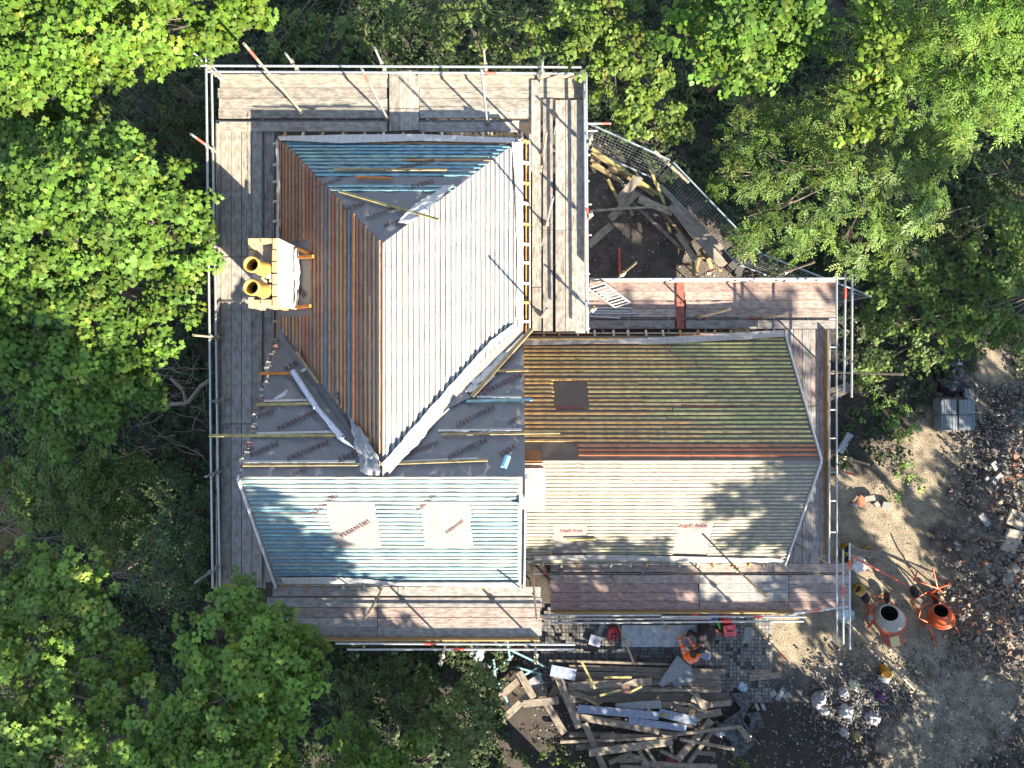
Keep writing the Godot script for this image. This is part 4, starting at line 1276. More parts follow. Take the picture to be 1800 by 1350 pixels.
	for v in 3:
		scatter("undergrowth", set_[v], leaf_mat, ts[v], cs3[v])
	# dry grass in the far left clearing
	var gt := []
	var gc := []
	var blade := begin()
	for b in 14:
		var a := b * 2.4
		var tip := Vector3(cos(a) * 0.12, 0.2 + 0.1 * sin(b * 3.0), sin(a) * 0.12)
		var w := Vector3(-sin(a), 0, cos(a)) * 0.006
		for v in [Vector3(cos(a), 0, sin(a)) * 0.02 - w, Vector3(cos(a), 0, sin(a)) * 0.02 + w, tip]:
			blade.set_color(Color.WHITE)
			blade.add_vertex(v)
	blade.generate_normals()
	var bm := blade.commit()
	for n in 900:
		var p := at(rng.randf_range(-40, 62), rng.randf_range(855, 985), 0)
		p.y = ground_height(p.x, p.z)
		gt.append(Transform3D(Basis(Vector3.UP, rng.randf() * 6.0), p))
		var g := rng.randf_range(0.7, 1.2)
		gc.append(Color(0.34 * g, 0.3 * g, 0.16 * g))
	scatter("dry_grass", bm, leaf_mat, gt, gc)
	# fallen branches and bare twigs in the dark gap west of the scaffold
	var tw := begin()
	for n in 44:
		var p := at(rng.randf_range(250, 365), rng.randf_range(640, 815), rng.randf_range(0.2, 1.2))
		var d := Vector3(rng.randf_range(-1, 0.4), 0.1, rng.randf_range(-0.7, 0.4)).normalized()
		for s in 4:
			var q := p + d * rng.randf_range(0.2, 0.4)
			st_limb(tw, p, q, 0.012 - s * 0.0025, 0.0095 - s * 0.0025, 5)
			p = q
			d = (d + Vector3(rng.randf_range(-0.5, 0.5), rng.randf_range(-0.3, 0.2), rng.randf_range(-0.5, 0.5))).normalized()
	var bp := [[[290, 712, 0.8], [330, 708, 1.0], [352, 680, 1.2], [368, 668, 1.3]], [[328, 708, 1.0], [322, 685, 1.0], [300, 665, 0.9]]]
	for b in bp:
		for i in b.size() - 1:
			st_limb(tw, at(b[i][0], b[i][1], b[i][2]), at(b[i + 1][0], b[i + 1][1], b[i + 1][2]), 0.06, 0.045, 7)
	var dead := part("dead_branches", tw.commit(), plain_mat("dead_wood", lin(0.2, 0.17, 0.15), 0.95, rough_tex, 2.0))
	tag(dead, "tangle of bare grey twigs in the dark gap left of the scaffold", "branches")
	dead.set_meta("kind", "stuff")

# trees that shade the place: [across the sun, towards the sun, middle height, spread, half height, clumps, label, density]
const SHADERS := [[-7.8, 11.0, 10.8, 2.4, 6.6, 105, 0, 75.0], [-13.0, 11.5, 10.8, 2.8, 6.4, 95, 0, 75.0], [-2.6, 18.0, 5.7, 1.8, 4.6, 42, 1, 52.0], [2.2, 21.5, 7.5, 1.4, 5.5, 34, 1, 55.0], [-6.0, 17.0, 2.6, 2.2, 2.4, 26, 3, 60.0], [9.4, 19.5, 8.6, 2.4, 6.0, 36, 2, 48.0], [13.6, 17.0, 8.6, 2.8, 5.4, 34, 2, 50.0], [1.0, 23.0, 2.6, 2.6, 2.6, 17, 3, 34.0], [8.6, 23.0, 2.8, 2.4, 2.6, 18, 3, 36.0], [-4.0, 22.0, 2.8, 3.2, 2.6, 22, 3, 38.0], [5.3, 20.5, 6.5, 0.7, 5.0, 12, 1, 42.0]]

# ---------- people: one skin meshed from rounded bones ----------
# bones: [from, to, radius, radius, colour, bands]
func flesh(bones: Array, cell: float, k: float, st: SurfaceTool) -> void:
	var lo := Vector3.ONE * 1e9
	var hi := -lo
	for b in bones:
		var r: float = maxf(b[2], b[3]) + cell * 3.0
		lo = lo.min((b[0] as Vector3).min(b[1]) - Vector3.ONE * r)
		hi = hi.max((b[0] as Vector3).max(b[1]) + Vector3.ONE * r)
	var n := Vector3i(((hi - lo) / cell).ceil()) + Vector3i.ONE
	var f := PackedFloat32Array()
	f.resize(n.x * n.y * n.z)
	f.fill(1e3)
	for b in bones:
		var p: Vector3 = b[0]
		var q: Vector3 = b[1]
		var r: float = maxf(b[2], b[3]) + cell * 2.5 + k
		var i0 := Vector3i(((p.min(q) - Vector3.ONE * r - lo) / cell).floor()).clamp(Vector3i.ZERO, n - Vector3i.ONE)
		var i1 := Vector3i(((p.max(q) + Vector3.ONE * r - lo) / cell).ceil()).clamp(Vector3i.ZERO, n - Vector3i.ONE)
		var d := q - p
		var dd := maxf(d.length_squared(), 1e-8)
		for z in range(i0.z, i1.z + 1):
			for y in range(i0.y, i1.y + 1):
				for x in range(i0.x, i1.x + 1):
					var v := lo + Vector3(x, y, z) * cell
					var t := clampf((v - p).dot(d) / dd, 0.0, 1.0)
					var dist := v.distance_to(p + d * t) - lerpf(b[2], b[3], t)
					var at_ := (z * n.y + y) * n.x + x
					var old := f[at_]
					var h := maxf(k - absf(old - dist), 0.0) / k
					f[at_] = minf(old, dist) - h * h * k * 0.25
	var vid := {}
	var vs := []
	var cube := [Vector3i(0, 0, 0), Vector3i(1, 0, 0), Vector3i(0, 1, 0), Vector3i(1, 1, 0), Vector3i(0, 0, 1), Vector3i(1, 0, 1), Vector3i(0, 1, 1), Vector3i(1, 1, 1)]
	var edges := [[0, 1], [2, 3], [4, 5], [6, 7], [0, 2], [1, 3], [4, 6], [5, 7], [0, 4], [1, 5], [2, 6], [3, 7]]
	for z in n.z - 1:
		for y in n.y - 1:
			for x in n.x - 1:
				var base := (z * n.y + y) * n.x + x
				if f[base] > cell * 3.0 or f[base] < -cell * 3.0:
					continue
				var vals := []
				var neg := 0
				for c in cube:
					var s := f[base + (c.z * n.y + c.y) * n.x + c.x]
					vals.append(s)
					if s < 0.0:
						neg += 1
				if neg == 0 or neg == 8:
					continue
				var sum := Vector3.ZERO
				var m := 0
				for e in edges:
					var a: float = vals[e[0]]
					var b: float = vals[e[1]]
					if (a < 0.0) != (b < 0.0):
						sum += Vector3(cube[e[0]]).lerp(Vector3(cube[e[1]]), a / (a - b))
						m += 1
				vid[base] = vs.size()
				vs.append(lo + (Vector3(x, y, z) + sum / m) * cell)
	var colour := func(v: Vector3) -> Color:
		var best := 1e9
		var c := Color.WHITE
		for b in bones:
			var d: Vector3 = b[1] - b[0]
			var t := clampf((v - (b[0] as Vector3)).dot(d) / maxf(d.length_squared(), 1e-8), 0.0, 1.0)
			var dist: float = v.distance_to(b[0] + d * t) - lerpf(b[2], b[3], t)
			if dist < best:
				best = dist
				c = b[4]
				if b.size() > 5:
					for bd in b[5]:
						if t > bd[0] and t < bd[1]:
							c = bd[2]
		return c
	var step := [1, n.x, n.x * n.y]
	for z in range(1, n.z - 1):
		for y in range(1, n.y - 1):
			for x in range(1, n.x - 1):
				var base := (z * n.y + y) * n.x + x
				for ax in 3:
					var s0 := f[base]
					var s1 := f[base + step[ax]]
					if (s0 < 0.0) == (s1 < 0.0):
						continue
					var u: int = step[(ax + 1) % 3]
					var w: int = step[(ax + 2) % 3]
					var q := [base, base - u, base - u - w, base - w]
					if not (vid.has(q[0]) and vid.has(q[1]) and vid.has(q[2]) and vid.has(q[3])):
						continue
					var order := [0, 2, 1, 0, 3, 2] if s0 < 0.0 else [0, 1, 2, 0, 2, 3]
					for o in order:
						var v: Vector3 = vs[vid[q[o]]]
						st.set_color(colour.call(v))
						st.set_uv(Vector2.ZERO)
						st.add_vertex(v)

func hand_bones(wrist: Vector3, dir: Vector3, down: Vector3, skin: Color, side: float) -> Array:
	var d := dir.normalized()
	var across := d.cross(down).normalized() * side
	var palm := wrist + d * 0.05
	var out := [[wrist, palm + d * 0.03, 0.026, 0.03, skin], [palm - across * 0.02, palm + d * 0.035 - across * 0.024, 0.018, 0.016, skin], [palm + across * 0.02, palm + d * 0.035 + across * 0.024, 0.018, 0.016, skin]]
	for i in 4:
		var o := across * (-0.03 + i * 0.02)
		var l: float = [0.032, 0.037, 0.035, 0.027][i]
		var k0 := palm + d * 0.045 + o
		var k1 := k0 + (d + down * 0.35).normalized() * l
		var k2 := k1 + (d * 0.6 + down).normalized() * l * 0.75
		out.append([k0, k1, 0.0095, 0.0088, skin])
		out.append([k1, k2, 0.0088, 0.0078, skin])
	var t0 := palm - across * 0.026
	var t1 := t0 + (d - across * 0.9 + down * 0.3).normalized() * 0.035
	out.append([t0, t1, 0.012, 0.0105, skin])
	out.append([t1, t1 + (d + down * 0.6).normalized() * 0.028, 0.0105, 0.009, skin])
	return out

# pose in the person's own frame: facing -z, standing at the origin
func person(label: String, where: Vector3, turn: float, bend: float, top: Color, legs: Color, skin: Color, hair_c: Color, bands: Array, hands: Array, cap: bool) -> void:
	var o := thing("person", label, "person", where)
	o.rotation.y = turn
	var mat := StandardMaterial3D.new()
	mat.vertex_color_use_as_albedo = true
	mat.roughness = 0.8
	var boot := Color(0.04, 0.03, 0.025)
	var hip := Vector3(0, 0.93, 0.06)
	var chest := hip + Vector3(0, 0.42 * cos(bend), -0.42 * sin(bend))
	var neck := chest + Vector3(0, 0.13 * cos(bend), -0.13 * sin(bend))
	var head := neck + Vector3(0, 0.15 * cos(bend * 0.9), -0.03 - 0.15 * sin(bend * 0.9))
	var bones := []
	for s in [-1.0, 1.0]:
		var knee := Vector3(0.12 * s, 0.5, -0.03 * s)
		var ank := Vector3(0.13 * s, 0.09, 0.02 - 0.06 * s)
		bones.append([hip + Vector3(0.09 * s, -0.03, 0), knee, 0.088, 0.062, legs])
		bones.append([knee, ank, 0.062, 0.048, legs])
		bones.append([ank, ank + Vector3(0.02 * s, -0.045, -0.15), 0.05, 0.042, boot])
		bones.append([ank + Vector3(0, -0.05, 0.03), ank + Vector3(0.02 * s, -0.048, -0.1), 0.045, 0.045, boot])
	bones.append([hip + Vector3(-0.08, 0, 0), hip + Vector3(0.08, 0, 0), 0.115, 0.115, legs])
	bones.append([hip + Vector3(-0.06, 0.1, 0), chest + Vector3(-0.09, -0.04, 0), 0.115, 0.125, top, bands])
	bones.append([hip + Vector3(0.06, 0.1, 0), chest + Vector3(0.09, -0.04, 0), 0.115, 0.125, top, bands])
	var sh := chest + (neck - chest) * 0.55
	bones.append([sh + Vector3(-0.17, 0, 0), sh + Vector3(0.17, 0, 0), 0.085, 0.085, top])
	bones.append([neck - (neck - chest) * 0.2, neck, 0.085, 0.075, top])
	bones.append([neck, head, 0.055, 0.055, skin])
	var st := begin()
	st.set_smooth_group(0)
	var i := 0
	for s in [-1.0, 1.0]:
		var shoulder: Vector3 = sh + Vector3(0.19 * s, -0.01, 0)
		var wrist: Vector3 = hands[i]
		var mid := (shoulder + wrist) * 0.5
		var reach := 0.5 * (shoulder.distance_to(wrist))
		var drop := sqrt(maxf(0.285 * 0.285 - reach * reach, 0.0))
		var elbow := mid + Vector3(0.6 * s, -0.8, 0.2).normalized() * drop
		bones.append([shoulder, elbow, 0.068, 0.052, top, bands])
		bones.append([elbow, wrist.lerp(elbow, 0.12), 0.052, 0.042, top, bands])
		bones.append([wrist.lerp(elbow, 0.2), wrist, 0.034, 0.028, skin])
		i += 1
	flesh(bones, 0.016, 0.045, st)
	i = 0
	for s in [-1.0, 1.0]:
		var wrist: Vector3 = hands[i]
		flesh(hand_bones(wrist, Vector3(-0.15 * s, -0.25, -1), Vector3.DOWN, skin, s), 0.005, 0.008, st)
		i += 1
	# head: skull, jaw, nose, ears, lips, brow
	var f := Basis(Vector3.RIGHT, -bend * 0.75)
	var hb := []
	for b in [[Vector3(0, 0.06, 0.015), Vector3(0, 0.05, -0.02), 0.083, 0.078], [Vector3(0, 0.0, -0.03), Vector3(0, -0.045, -0.052), 0.06, 0.04], [Vector3(0, 0.035, -0.09), Vector3(0, 0.0, -0.112), 0.009, 0.014], [Vector3(-0.08, 0.03, 0.01), Vector3(-0.082, -0.005, 0.005), 0.012, 0.009], [Vector3(0.08, 0.03, 0.01), Vector3(0.082, -0.005, 0.005), 0.012, 0.009], [Vector3(-0.035, 0.055, -0.085), Vector3(0.035, 0.055, -0.085), 0.012, 0.012], [Vector3(-0.02, -0.03, -0.09), Vector3(0.02, -0.03, -0.09), 0.008, 0.008]]:
		hb.append([head + f * (b[0] as Vector3), head + f * (b[1] as Vector3), b[2], b[3], skin])
	for s in [-1.0, 1.0]:
		hb.append([head + f * Vector3(0.032 * s, 0.035, -0.088), head + f * Vector3(0.032 * s, 0.034, -0.089), 0.009, 0.009, Color(0.05, 0.04, 0.035)])
	flesh(hb, 0.007, 0.012, st)
	st.generate_normals()
	part("body", st.commit(), mat, o)
	var hs := begin()
	hs.set_smooth_group(0)
	var hh := [[head + f * Vector3(0, 0.075, 0.03), head + f * Vector3(0, 0.075, -0.015), 0.086, 0.082, hair_c], [head + f * Vector3(0, 0.02, 0.05), head + f * Vector3(0, 0.05, 0.04), 0.06, 0.08, hair_c]]
	if cap:
		hh.append([head + f * Vector3(-0.03, 0.085, -0.1), head + f * Vector3(0.03, 0.085, -0.1), 0.04, 0.04, hair_c])
	flesh(hh, 0.009, 0.02, hs)
	hs.generate_normals()
	part("cap" if cap else "hair", hs.commit(), mat, o)
	if not cap:
		# the raised collar of the hi-vis jacket
		var ring := begin()
		ring.set_smooth_group(0)
		var rb := []
		for a in 12:
			var p := neck + Vector3(cos(a * TAU / 12) * 0.1, 0.03, sin(a * TAU / 12) * 0.1)
			var q := neck + Vector3(cos((a + 1) * TAU / 12) * 0.1, 0.03, sin((a + 1) * TAU / 12) * 0.1)
			rb.append([p, q, 0.024, 0.024, top])
		flesh(rb, 0.01, 0.02, ring)
		ring.generate_normals()
		part("collar", ring.commit(), mat, o)

# ---------- loose things ----------
func build_props() -> void:
	var old := [wood("old_timber", lin(0.26, 0.22, 0.175), 1.4), wood("old_timber_b", lin(0.215, 0.185, 0.15), 2.4), wood("old_timber_c", lin(0.3, 0.255, 0.2), 3.4), wood("old_timber_d", lin(0.18, 0.155, 0.13), 4.4)]
	var fresh := [wood("heap_timber", lin(0.38, 0.33, 0.25), 1.45), wood("heap_timber_b", lin(0.3, 0.27, 0.22), 2.45), wood("heap_timber_c", lin(0.42, 0.37, 0.27), 3.45)]
	var olive := [wood("lath_olive", lin(0.36, 0.32, 0.13), 1.6), wood("lath_tan", lin(0.38, 0.29, 0.15), 2.6)]
	var teal := [wood("batten_teal", Color.WHITE), wood("batten_blue", Color.WHITE)]
	var board := plain_mat("grey_board", lin(0.22, 0.235, 0.255), 0.7, rough_tex, 1.5)
	var blue_board := plain_mat("blue_grey_board", lin(0.2, 0.24, 0.33), 0.7, rough_tex, 1.5)
	var bright := wood("orange_timber", Color.WHITE)
	# battens lying across the stripped roof
	for t in [["valley_west", 451, 712, 545, 710, olive[0], "olive batten across the western valley felt, upper of two that overshoot the verge"], ["valley_west", 368, 766.5, 592, 766, olive[0], "long olive batten across the western valley felt, reaching out over the scaffold rails"], ["valley_west", 428, 818, 629, 817, olive[1], "olive batten at the foot of the western valley felt above the blue slope"], ["valley_west", 458, 657, 514, 657, bright, "short orange batten sticking out over the western verge"],
			["west", 522, 618, 541, 646, olive[1], "short yellow batten lying down the western valley strip, upper one"], ["west", 541, 646, 560, 672, olive[0], "short yellow batten lying down the western valley strip, lower one"],
			["valley_east", 690, 815, 858, 809, olive[1], "long tan batten along the foot of the eastern valley felt"], ["valley_east", 776, 764, 985, 761, olive[1], "weathered batten across the eastern valley felt onto the green slope"], ["valley_east", 820, 706, 936, 703, teal[0], "teal batten across the eastern valley felt"], ["valley_east", 874, 653, 929, 651, olive[1], "short tan batten near the top of the eastern valley felt"], ["valley_east", 830, 698, 934, 580, olive[1], "tan batten lying slantwise along the eastern valley"],
			["north", 597, 337, 771, 387, olive[0], "olive batten lying slantwise over the northern hip felt"], ["north", 626, 312, 688, 315, bright, "short orange batten on the northern hip felt"], ["north", 586, 299, 786, 299, olive[1], "straw batten among the blue ones on the northern hip"],
			["wing_south", 995, 948, 1048, 947, olive[0], "short yellow batten on the bare felt of the lower left wing opening"], ["wing_south", 960, 1041, 0, 0, null, ""]]:
		if t[5] == null:
			continue
		var s: Slope = slopes[t[0]]
		var lift := 0.055 if t[0] != "west" else 0.09
		var p := hit(t[1], t[2], t[0], lift)
		var q := hit(t[3], t[4], t[0], lift)
		if t[0] == "valley_east" and (t[3] > 922 or t[4] == 580):
			q = p + (q - p)
		tag(plank("roofing_batten", p, q, 0.085 if t[4] == 580 else 0.05, 0.045 if t[4] == 580 else 0.028, t[5], self, s.n), t[6], "batten")
	var roll_mat := plain_mat("roll_white", lin(0.5, 0.54, 0.62), 0.5, rough_tex, 2.0)
	var roll := thing("felt_roll", "long pale roll of felt lying down the western valley", "felt roll")
	var r0 := hit(515, 653, "valley_west", 0.1)
	var r1 := hit(556, 716, "valley_west", 0.1)
	var r2 := hit(602, 768, "valley_west", 0.1)
	tube("roll", r0, r1, 0.06, roll_mat, roll)
	tube("roll", r1, r2, 0.05, roll_mat, roll)
	part("loose_end", cloth([r1 + Vector3(0, 0.02, 0), r2, hit(630, 792, "valley_west", 0.1)], [r1 + Vector3(0.04, 0.02, 0.05), hit(594, 772, "valley_west", 0.05), hit(632, 793, "valley_west", 0.06)], 4, 10, 0.02, 51), roll_mat, roll)
	for t in [[528, 652, 536, 641, "small curled offcut of pale felt beside the long roll", 0.035], [483, 700, 504, 684, "bent white offcut of felt at the ragged western verge", 0.05]]:
		var c := part("felt_offcut", cloth([hit(t[0], t[1], "valley_west", 0.04), hit((t[0] + t[2]) * 0.5 + 3, (t[1] + t[3]) * 0.5, "valley_west", 0.08), hit(t[2], t[3], "valley_west", 0.05)], [hit(t[0] + 6, t[1] + 2, "valley_west", 0.1), hit((t[0] + t[2]) * 0.5 + 9, (t[1] + t[3]) * 0.5 + 2, "valley_west", 0.16), hit(t[2] + 4, t[3] + 3, "valley_west", 0.1)], 4, 10, t[5], 52), roll_mat)
		tag(c, t[4], "felt")
	var hook := tube("leadwork_strip", hit(885, 822, "valley_east", 0.05), hit(893, 802, "valley_east", 0.1), 0.06, plain_mat("blue_wrap", lin(0.15, 0.36, 0.62), 0.5))
	tag(hook, "short blue-white curled sheet beside the boarded stub", "sheet")

	# ---- timber heap by the fence, north-east yard ----
	var heap := "planks in the heap beside the mesh fence"
	for t in [[1040, 262, 1166, 348, 6, .35, 1], [1040, 268, 1150, 345, 5, .25, 1], [1038, 282, 1090, 318, 5, .2, 1], [1040, 290, 1095, 322, 5, .15, 1], [1092, 324, 1170, 370, 6, .3, 0], [1150, 320, 1245, 415, 6, .3, 0], [1068, 316, 1092, 362, 5, .4, 1], [1087, 352, 1125, 310, 14, .45, 0], [1072, 386, 1118, 340, 13, .5, 0], [1034, 432, 1074, 396, 13, .3, 0], [1122, 350, 1182, 374, 13, .55, 0], [1110, 355, 1200, 440, 6, .25, 0], [1036, 371, 1146, 364, 4, .5, 0], [1141, 294, 1168, 360, 5, .5, 1], [1150, 266, 1210, 322, 5, .6, 0], [1160, 330, 1180, 345, 7, .3, 0], [1162, 370, 1212, 430, 5, .3, 1], [1190, 410, 1222, 458, 9, .35, 0], [1180, 360, 1272, 468, 16, .6, 2], [1192, 365, 1265, 440, 8, .5, 2], [1205, 372, 1270, 438, 7, .45, 2], [1172, 392, 1178, 410, 5, .3, 1], [1218, 460, 1220, 486, 5, .3, 1], [1233, 436, 1222, 484, 5, .3, 1], [1240, 445, 1250, 472, 7, .35, 1], [1262, 462, 1266, 478, 6, .3, 1], [1220, 450, 1240, 453, 5, .35, 1], [1105, 362, 1112, 380, 6, .12, 0], [1115, 366, 1118, 372, 5, .12, 0]]:
		var m: Material = pick(olive) if t[6] == 1 else (pick(fresh) if t[6] == 0 else fresh[1])
		var w: float = t[4] / 60.5
		var o := plank("heap_plank", at(t[0], t[1], t[5] - 0.04), at(t[2], t[3], maxf(0.04, t[5] + rng.randf_range(-0.12, 0.08))), w, 0.045, m)
		if t[4] == 16:
			tag(o, "widest dark plank, lying over the heap nearest the fence", "plank")
		elif t[4] >= 12:
			tag(o, "short broad plank crossing the heap by the fence", "plank", "broad short planks across the fence-side heap")
		elif t[6] == 1:
			tag(o, "thin yellowish lath in the heap beside the mesh fence", "lath", "yellowish laths by the fence")
		else:
			tag(o, "weathered plank in the heap beside the mesh fence", "plank", heap)
	tag(plank("red_post", at(1088, 436, 0.02), at(1089, 480, 0.02), 0.07, 0.06, plain_mat("red_paint", lin(0.42, 0.08, 0.05), 0.6)), "red painted post lying alone on the dark yard soil", "post")
	# ---- big timber pile below the wing ----
	var pile := [[965, 1160, 1215, 1168, 4, .3, 0], [1000, 1172, 1275, 1180, 9, .25, 1], [1010, 1185, 1265, 1188, 11, .25, 0], [1000, 1196, 1265, 1200, 10, .3, 1], [1015, 1210, 1268, 1210, 9, .3, 0], [1015, 1217, 1280, 1222, 9, .25, 3], [1020, 1227, 1285, 1232, 10, .2, 1], [998, 1205, 1145, 1197, 13, .5, 2], [1145, 1211, 1265, 1214, 5, .5, 2], [1148, 1238, 1200, 1238, 12, .3, 0], [1186, 1243, 1210, 1252, 9, .35, 0], [1210, 1242, 1284, 1234, 10, .35, 2], [1222, 1258, 1267, 1250, 12, .4, 0], [977, 1180, 1018, 1278, 13, .6, 2], [943, 1207, 992, 1288, 12, .4, 0], [960, 1238, 980, 1205, 12, .35, 1], [950, 1246, 978, 1208, 10, .3, 1], [920, 1236, 982, 1230, 13, .55, 0], [912, 1180, 938, 1226, 12, .5, 2], [878, 1224, 915, 1192, 12, .4, 0], [890, 1258, 928, 1222, 12, .4, 2], [1000, 1214, 1055, 1235, 10, .4, 0], [1014, 1258, 1158, 1284, 12, .55, 0], [1000, 1290, 1080, 1290, 9, .2, 3], [1055, 1292, 1190, 1294, 7, .3, 2], [985, 1303, 1165, 1296, 5, .35, 2], [1012, 1313, 1080, 1305, 10, .2, 3], [1027, 1270, 1062, 1350, 11, .45, 0], [1035, 1322, 1182, 1302, 13, .6, 2], [1190, 1335, 1250, 1265, 12, .5, 0], [1210, 1340, 1255, 1280, 7, .45, 1], [1188, 1290, 1302, 1276, 5, .65, 2], [1195, 1298, 1290, 1316, 5, .6, 2], [1298, 1276, 1318, 1302, 10, .45, 0], [1070, 1340, 1110, 1322, 8, .4, 1], [1100, 1324, 1130, 1332, 6, .35, 2], [1123, 1318, 1140, 1345, 6, .4, 2], [1135, 1313, 1158, 1350, 5, .45, 2], [1088, 1336, 1130, 1334, 8, .2, 0], [1128, 1340, 1260, 1347, 8, .35, 2], [1090, 1347, 1200, 1352, 8, .25, 0], [1228, 1322, 1256, 1324, 7, .3, 1], [1160, 1318, 1190, 1332, 6, .3, 2], [1178, 1310, 1182, 1322, 5, .4, 2], [1222, 1218, 1240, 1252, 8, .55, 2], [1215, 1226, 1248, 1240, 11, .5, 0], [1183, 1232, 1222, 1239, 4, .45, 2], [1145, 1284, 1190, 1290, 7, .4, 1]]
	var gk := 0
	for t in pile:
		var o := plank("pile_plank", at(t[0], t[1], t[5] - 0.045), at(t[2], t[3], t[5] - 0.045 + rng.randf_range(-0.06, 0.06)), t[4] / 61.0, 0.05, old[t[6]])
		var long_ := Vector2(t[2] - t[0], t[3] - t[1]).length()
		if absf(t[3] - t[1]) < 12 and long_ > 110:
			tag(o, "long dark plank in the stacked rows of the large timber pile", "plank", "long stacked planks of the large timber pile")
		elif t[0] < 985 and long_ > 30:
			tag(o, "short board thrown crosswise at the left end of the timber pile", "board", "boards thrown at the left end of the pile")
		elif t[1] > 1255:
			tag(o, "loose splintered plank at the lower end of the timber pile", "plank", "loose planks at the lower end of the pile")
		else:
			tag(o, "offcut lying on top of the stacked planks of the timber pile", "offcut", "offcuts on the timber pile")
	for t in [[1022, 1162, 1046, 1210, "yellow lath leaning over the upper left of the timber pile"], [1062, 1190, 1110, 1190, "short yellow lath lying level on the timber pile"], [1054, 1222, 1093, 1212, "yellow lath under the red-brown tile on the pile"], [1106, 1217, 1128, 1206, "yellow splinter right of the red-brown tile on the pile"], [1028, 1226, 1052, 1240, "bent yellow lath above the long blue-grey board"], [1154, 1228, 1158, 1223, "tiny yellow block on the timber pile"], [1160, 1257, 1176, 1257, "yellow block at the end of the long blue-grey board"]]:
		tag(plank("yellow_lath", at(t[0], t[1], 0.62), at(t[2], t[3], 0.6), 0.06, 0.03, olive[0]), t[4], "lath")
	tag(plank("roof_tile", at(1094, 1212, 0.64), at(1106, 1212, 0.64), 0.2, 0.015, plain_mat("tile_pink", lin(0.33, 0.16, 0.12), 0.8, speck, 3.0)), "red-brown tile on the timber pile", "tile")
	for t in [[1015, 1245, 1158, 1258, 14, .7, blue_board, "long blue-grey board on top of the timber pile"], [1082, 1243, 1162, 1237, 14, .6, board, "grey board wedge under the long blue-grey board, upper left"], [1105, 1266, 1206, 1280, 12, .6, blue_board, "blue-grey board strip below the longest one"], [1158, 1252, 1225, 1268, 15, .58, blue_board, "blue-grey board end right of the longest one"], [968, 1178, 1012, 1186, 20, .65, blue_board, "angled blue-grey board piece at the pile's upper left"], [932, 1205, 952, 1192, 20, .35, board, "broken grey board among the boards left of the pile"]]:
		tag(plank("grey_board", at(t[0], t[1], t[5]), at(t[2], t[3], t[5]), t[4] / 62.0, 0.02, t[6]), t[7], "board")
	for t in [[868, 1128, 960, 1172, "long teal batten slanting through the brick rubble under the south rails"], [907, 1172, 952, 1185, "teal batten end lying level beside the crossed boards"], [868, 1180, 902, 1152, "teal batten crossing the long one over the rubble"], [890, 1115, 897, 1160, "upright-lying teal batten under the south rails"], [905, 1195, 944, 1174, "teal batten laid over the crossed boards"], [877, 1200, 898, 1246, "teal batten on the crossed boards beside the bush"], [868, 1158, 872, 1200, "teal batten by the bush edge"]]:
		tag(plank("teal_batten", at(t[0], t[1], 0.35), at(t[2], t[3], 0.3), 0.055, 0.03, teal[0]), t[4], "batten")
	in_order("long stacked planks of the large timber pile", "long dark plank, %s from the top of the large timber pile's stacked rows", Vector3.BACK)
	in_order("boards thrown at the left end of the pile", "short board at the left end of the timber pile, %s from the left", Vector3.RIGHT)
	in_order("loose planks at the lower end of the pile", "splintered plank at the timber pile's lower end, %s from the left", Vector3.RIGHT)
	in_order("offcuts on the timber pile", "offcut on top of the timber pile's stacked planks, %s from the left", Vector3.RIGHT)
	in_order(heap, "weathered plank in the heap beside the mesh fence, %s from the left", Vector3.RIGHT)
	in_order("yellowish laths by the fence", "thin yellowish lath in the heap beside the mesh fence, %s from the left", Vector3.RIGHT)
	in_order("broad short planks across the fence-side heap", "short broad plank crossing the heap by the fence, %s from the top", Vector3.BACK)
	# boards leaning and lying by the paving
	var sheet := plain_mat("sheet_grey", lin(0.27, 0.3, 0.32), 0.45, rough_tex, 0.8)
	var bench := thing("work_bench", "large smooth grey sheet laid as a bench under the scaffold rails, beside the two workers", "bench", at(1148, 1100, 0))
	part("sheet", box(Vector3(2.1, 0.025, 0.62)), sheet, bench, Transform3D(Basis(), Vector3(0, 0.8, -0.02)))
	for k in [-0.7, 0.7]:
		part("trestle", box(Vector3(0.06, 0.06, 0.55)), old[0], bench, Transform3D(Basis(), Vector3(k, 0.765, 0)))
		for s in [-1, 1]:
			part("leg", box(Vector3(0.05, 0.76, 0.05)), old[0], bench, Transform3D(Basis(), Vector3(k, 0.38, 0.22 * s)))
	var tri := begin()
	var tp := [at(1191, 1152, 0.5), at(1217, 1176, 0.42), at(1164, 1208, 0.42), at(1157, 1202, 0.45)]
	for d in [0.0, -0.03]:
		quad(tri, tp[0] + Vector3(0, d, 0), tp[3] + Vector3(0, d, 0), tp[2] + Vector3(0, d, 0), tp[1] + Vector3(0, d, 0))
	for k in 4:
		var a: Vector3 = tp[k]
		var b: Vector3 = tp[(k + 1) % 4]
		quad(tri, a, b, b - Vector3(0, 0.03, 0), a - Vector3(0, 0.03, 0))
	tag(part("cut_sheet", tri.commit(), board), "tapering grey sheet cut to a point, propped on the planks by the orange-clad worker", "sheet")
	tag(plank("felt_piece", at(1180, 1196, 0.38), at(1218, 1180, 0.38), 0.5, 0.008, plain_mat("felt_blue", lin(0.19, 0.21, 0.25), 0.7, speck, 2.0)), "darker felt piece lying under the tapering grey sheet", "felt")
	tag(plank("leaning_slab", at(1316, 1102, 0.1), at(1312, 1130, 0.02), 0.24, 0.03, board), "upright grey slab lying alone right of the tool boxes", "slab")
	for t in [[1316, 1190, 1372, 1185, 11, "short thick plank lying alone right of the paving, in front"], [1318, 1180, 1355, 1178, 6, "short narrow plank behind the thick one right of the paving"]]:
		tag(plank("short_plank", at(t[0], t[1], 0.05), at(t[2], t[3], 0.05), t[4] / 60.0, 0.06, old[2]), t[5], "plank")
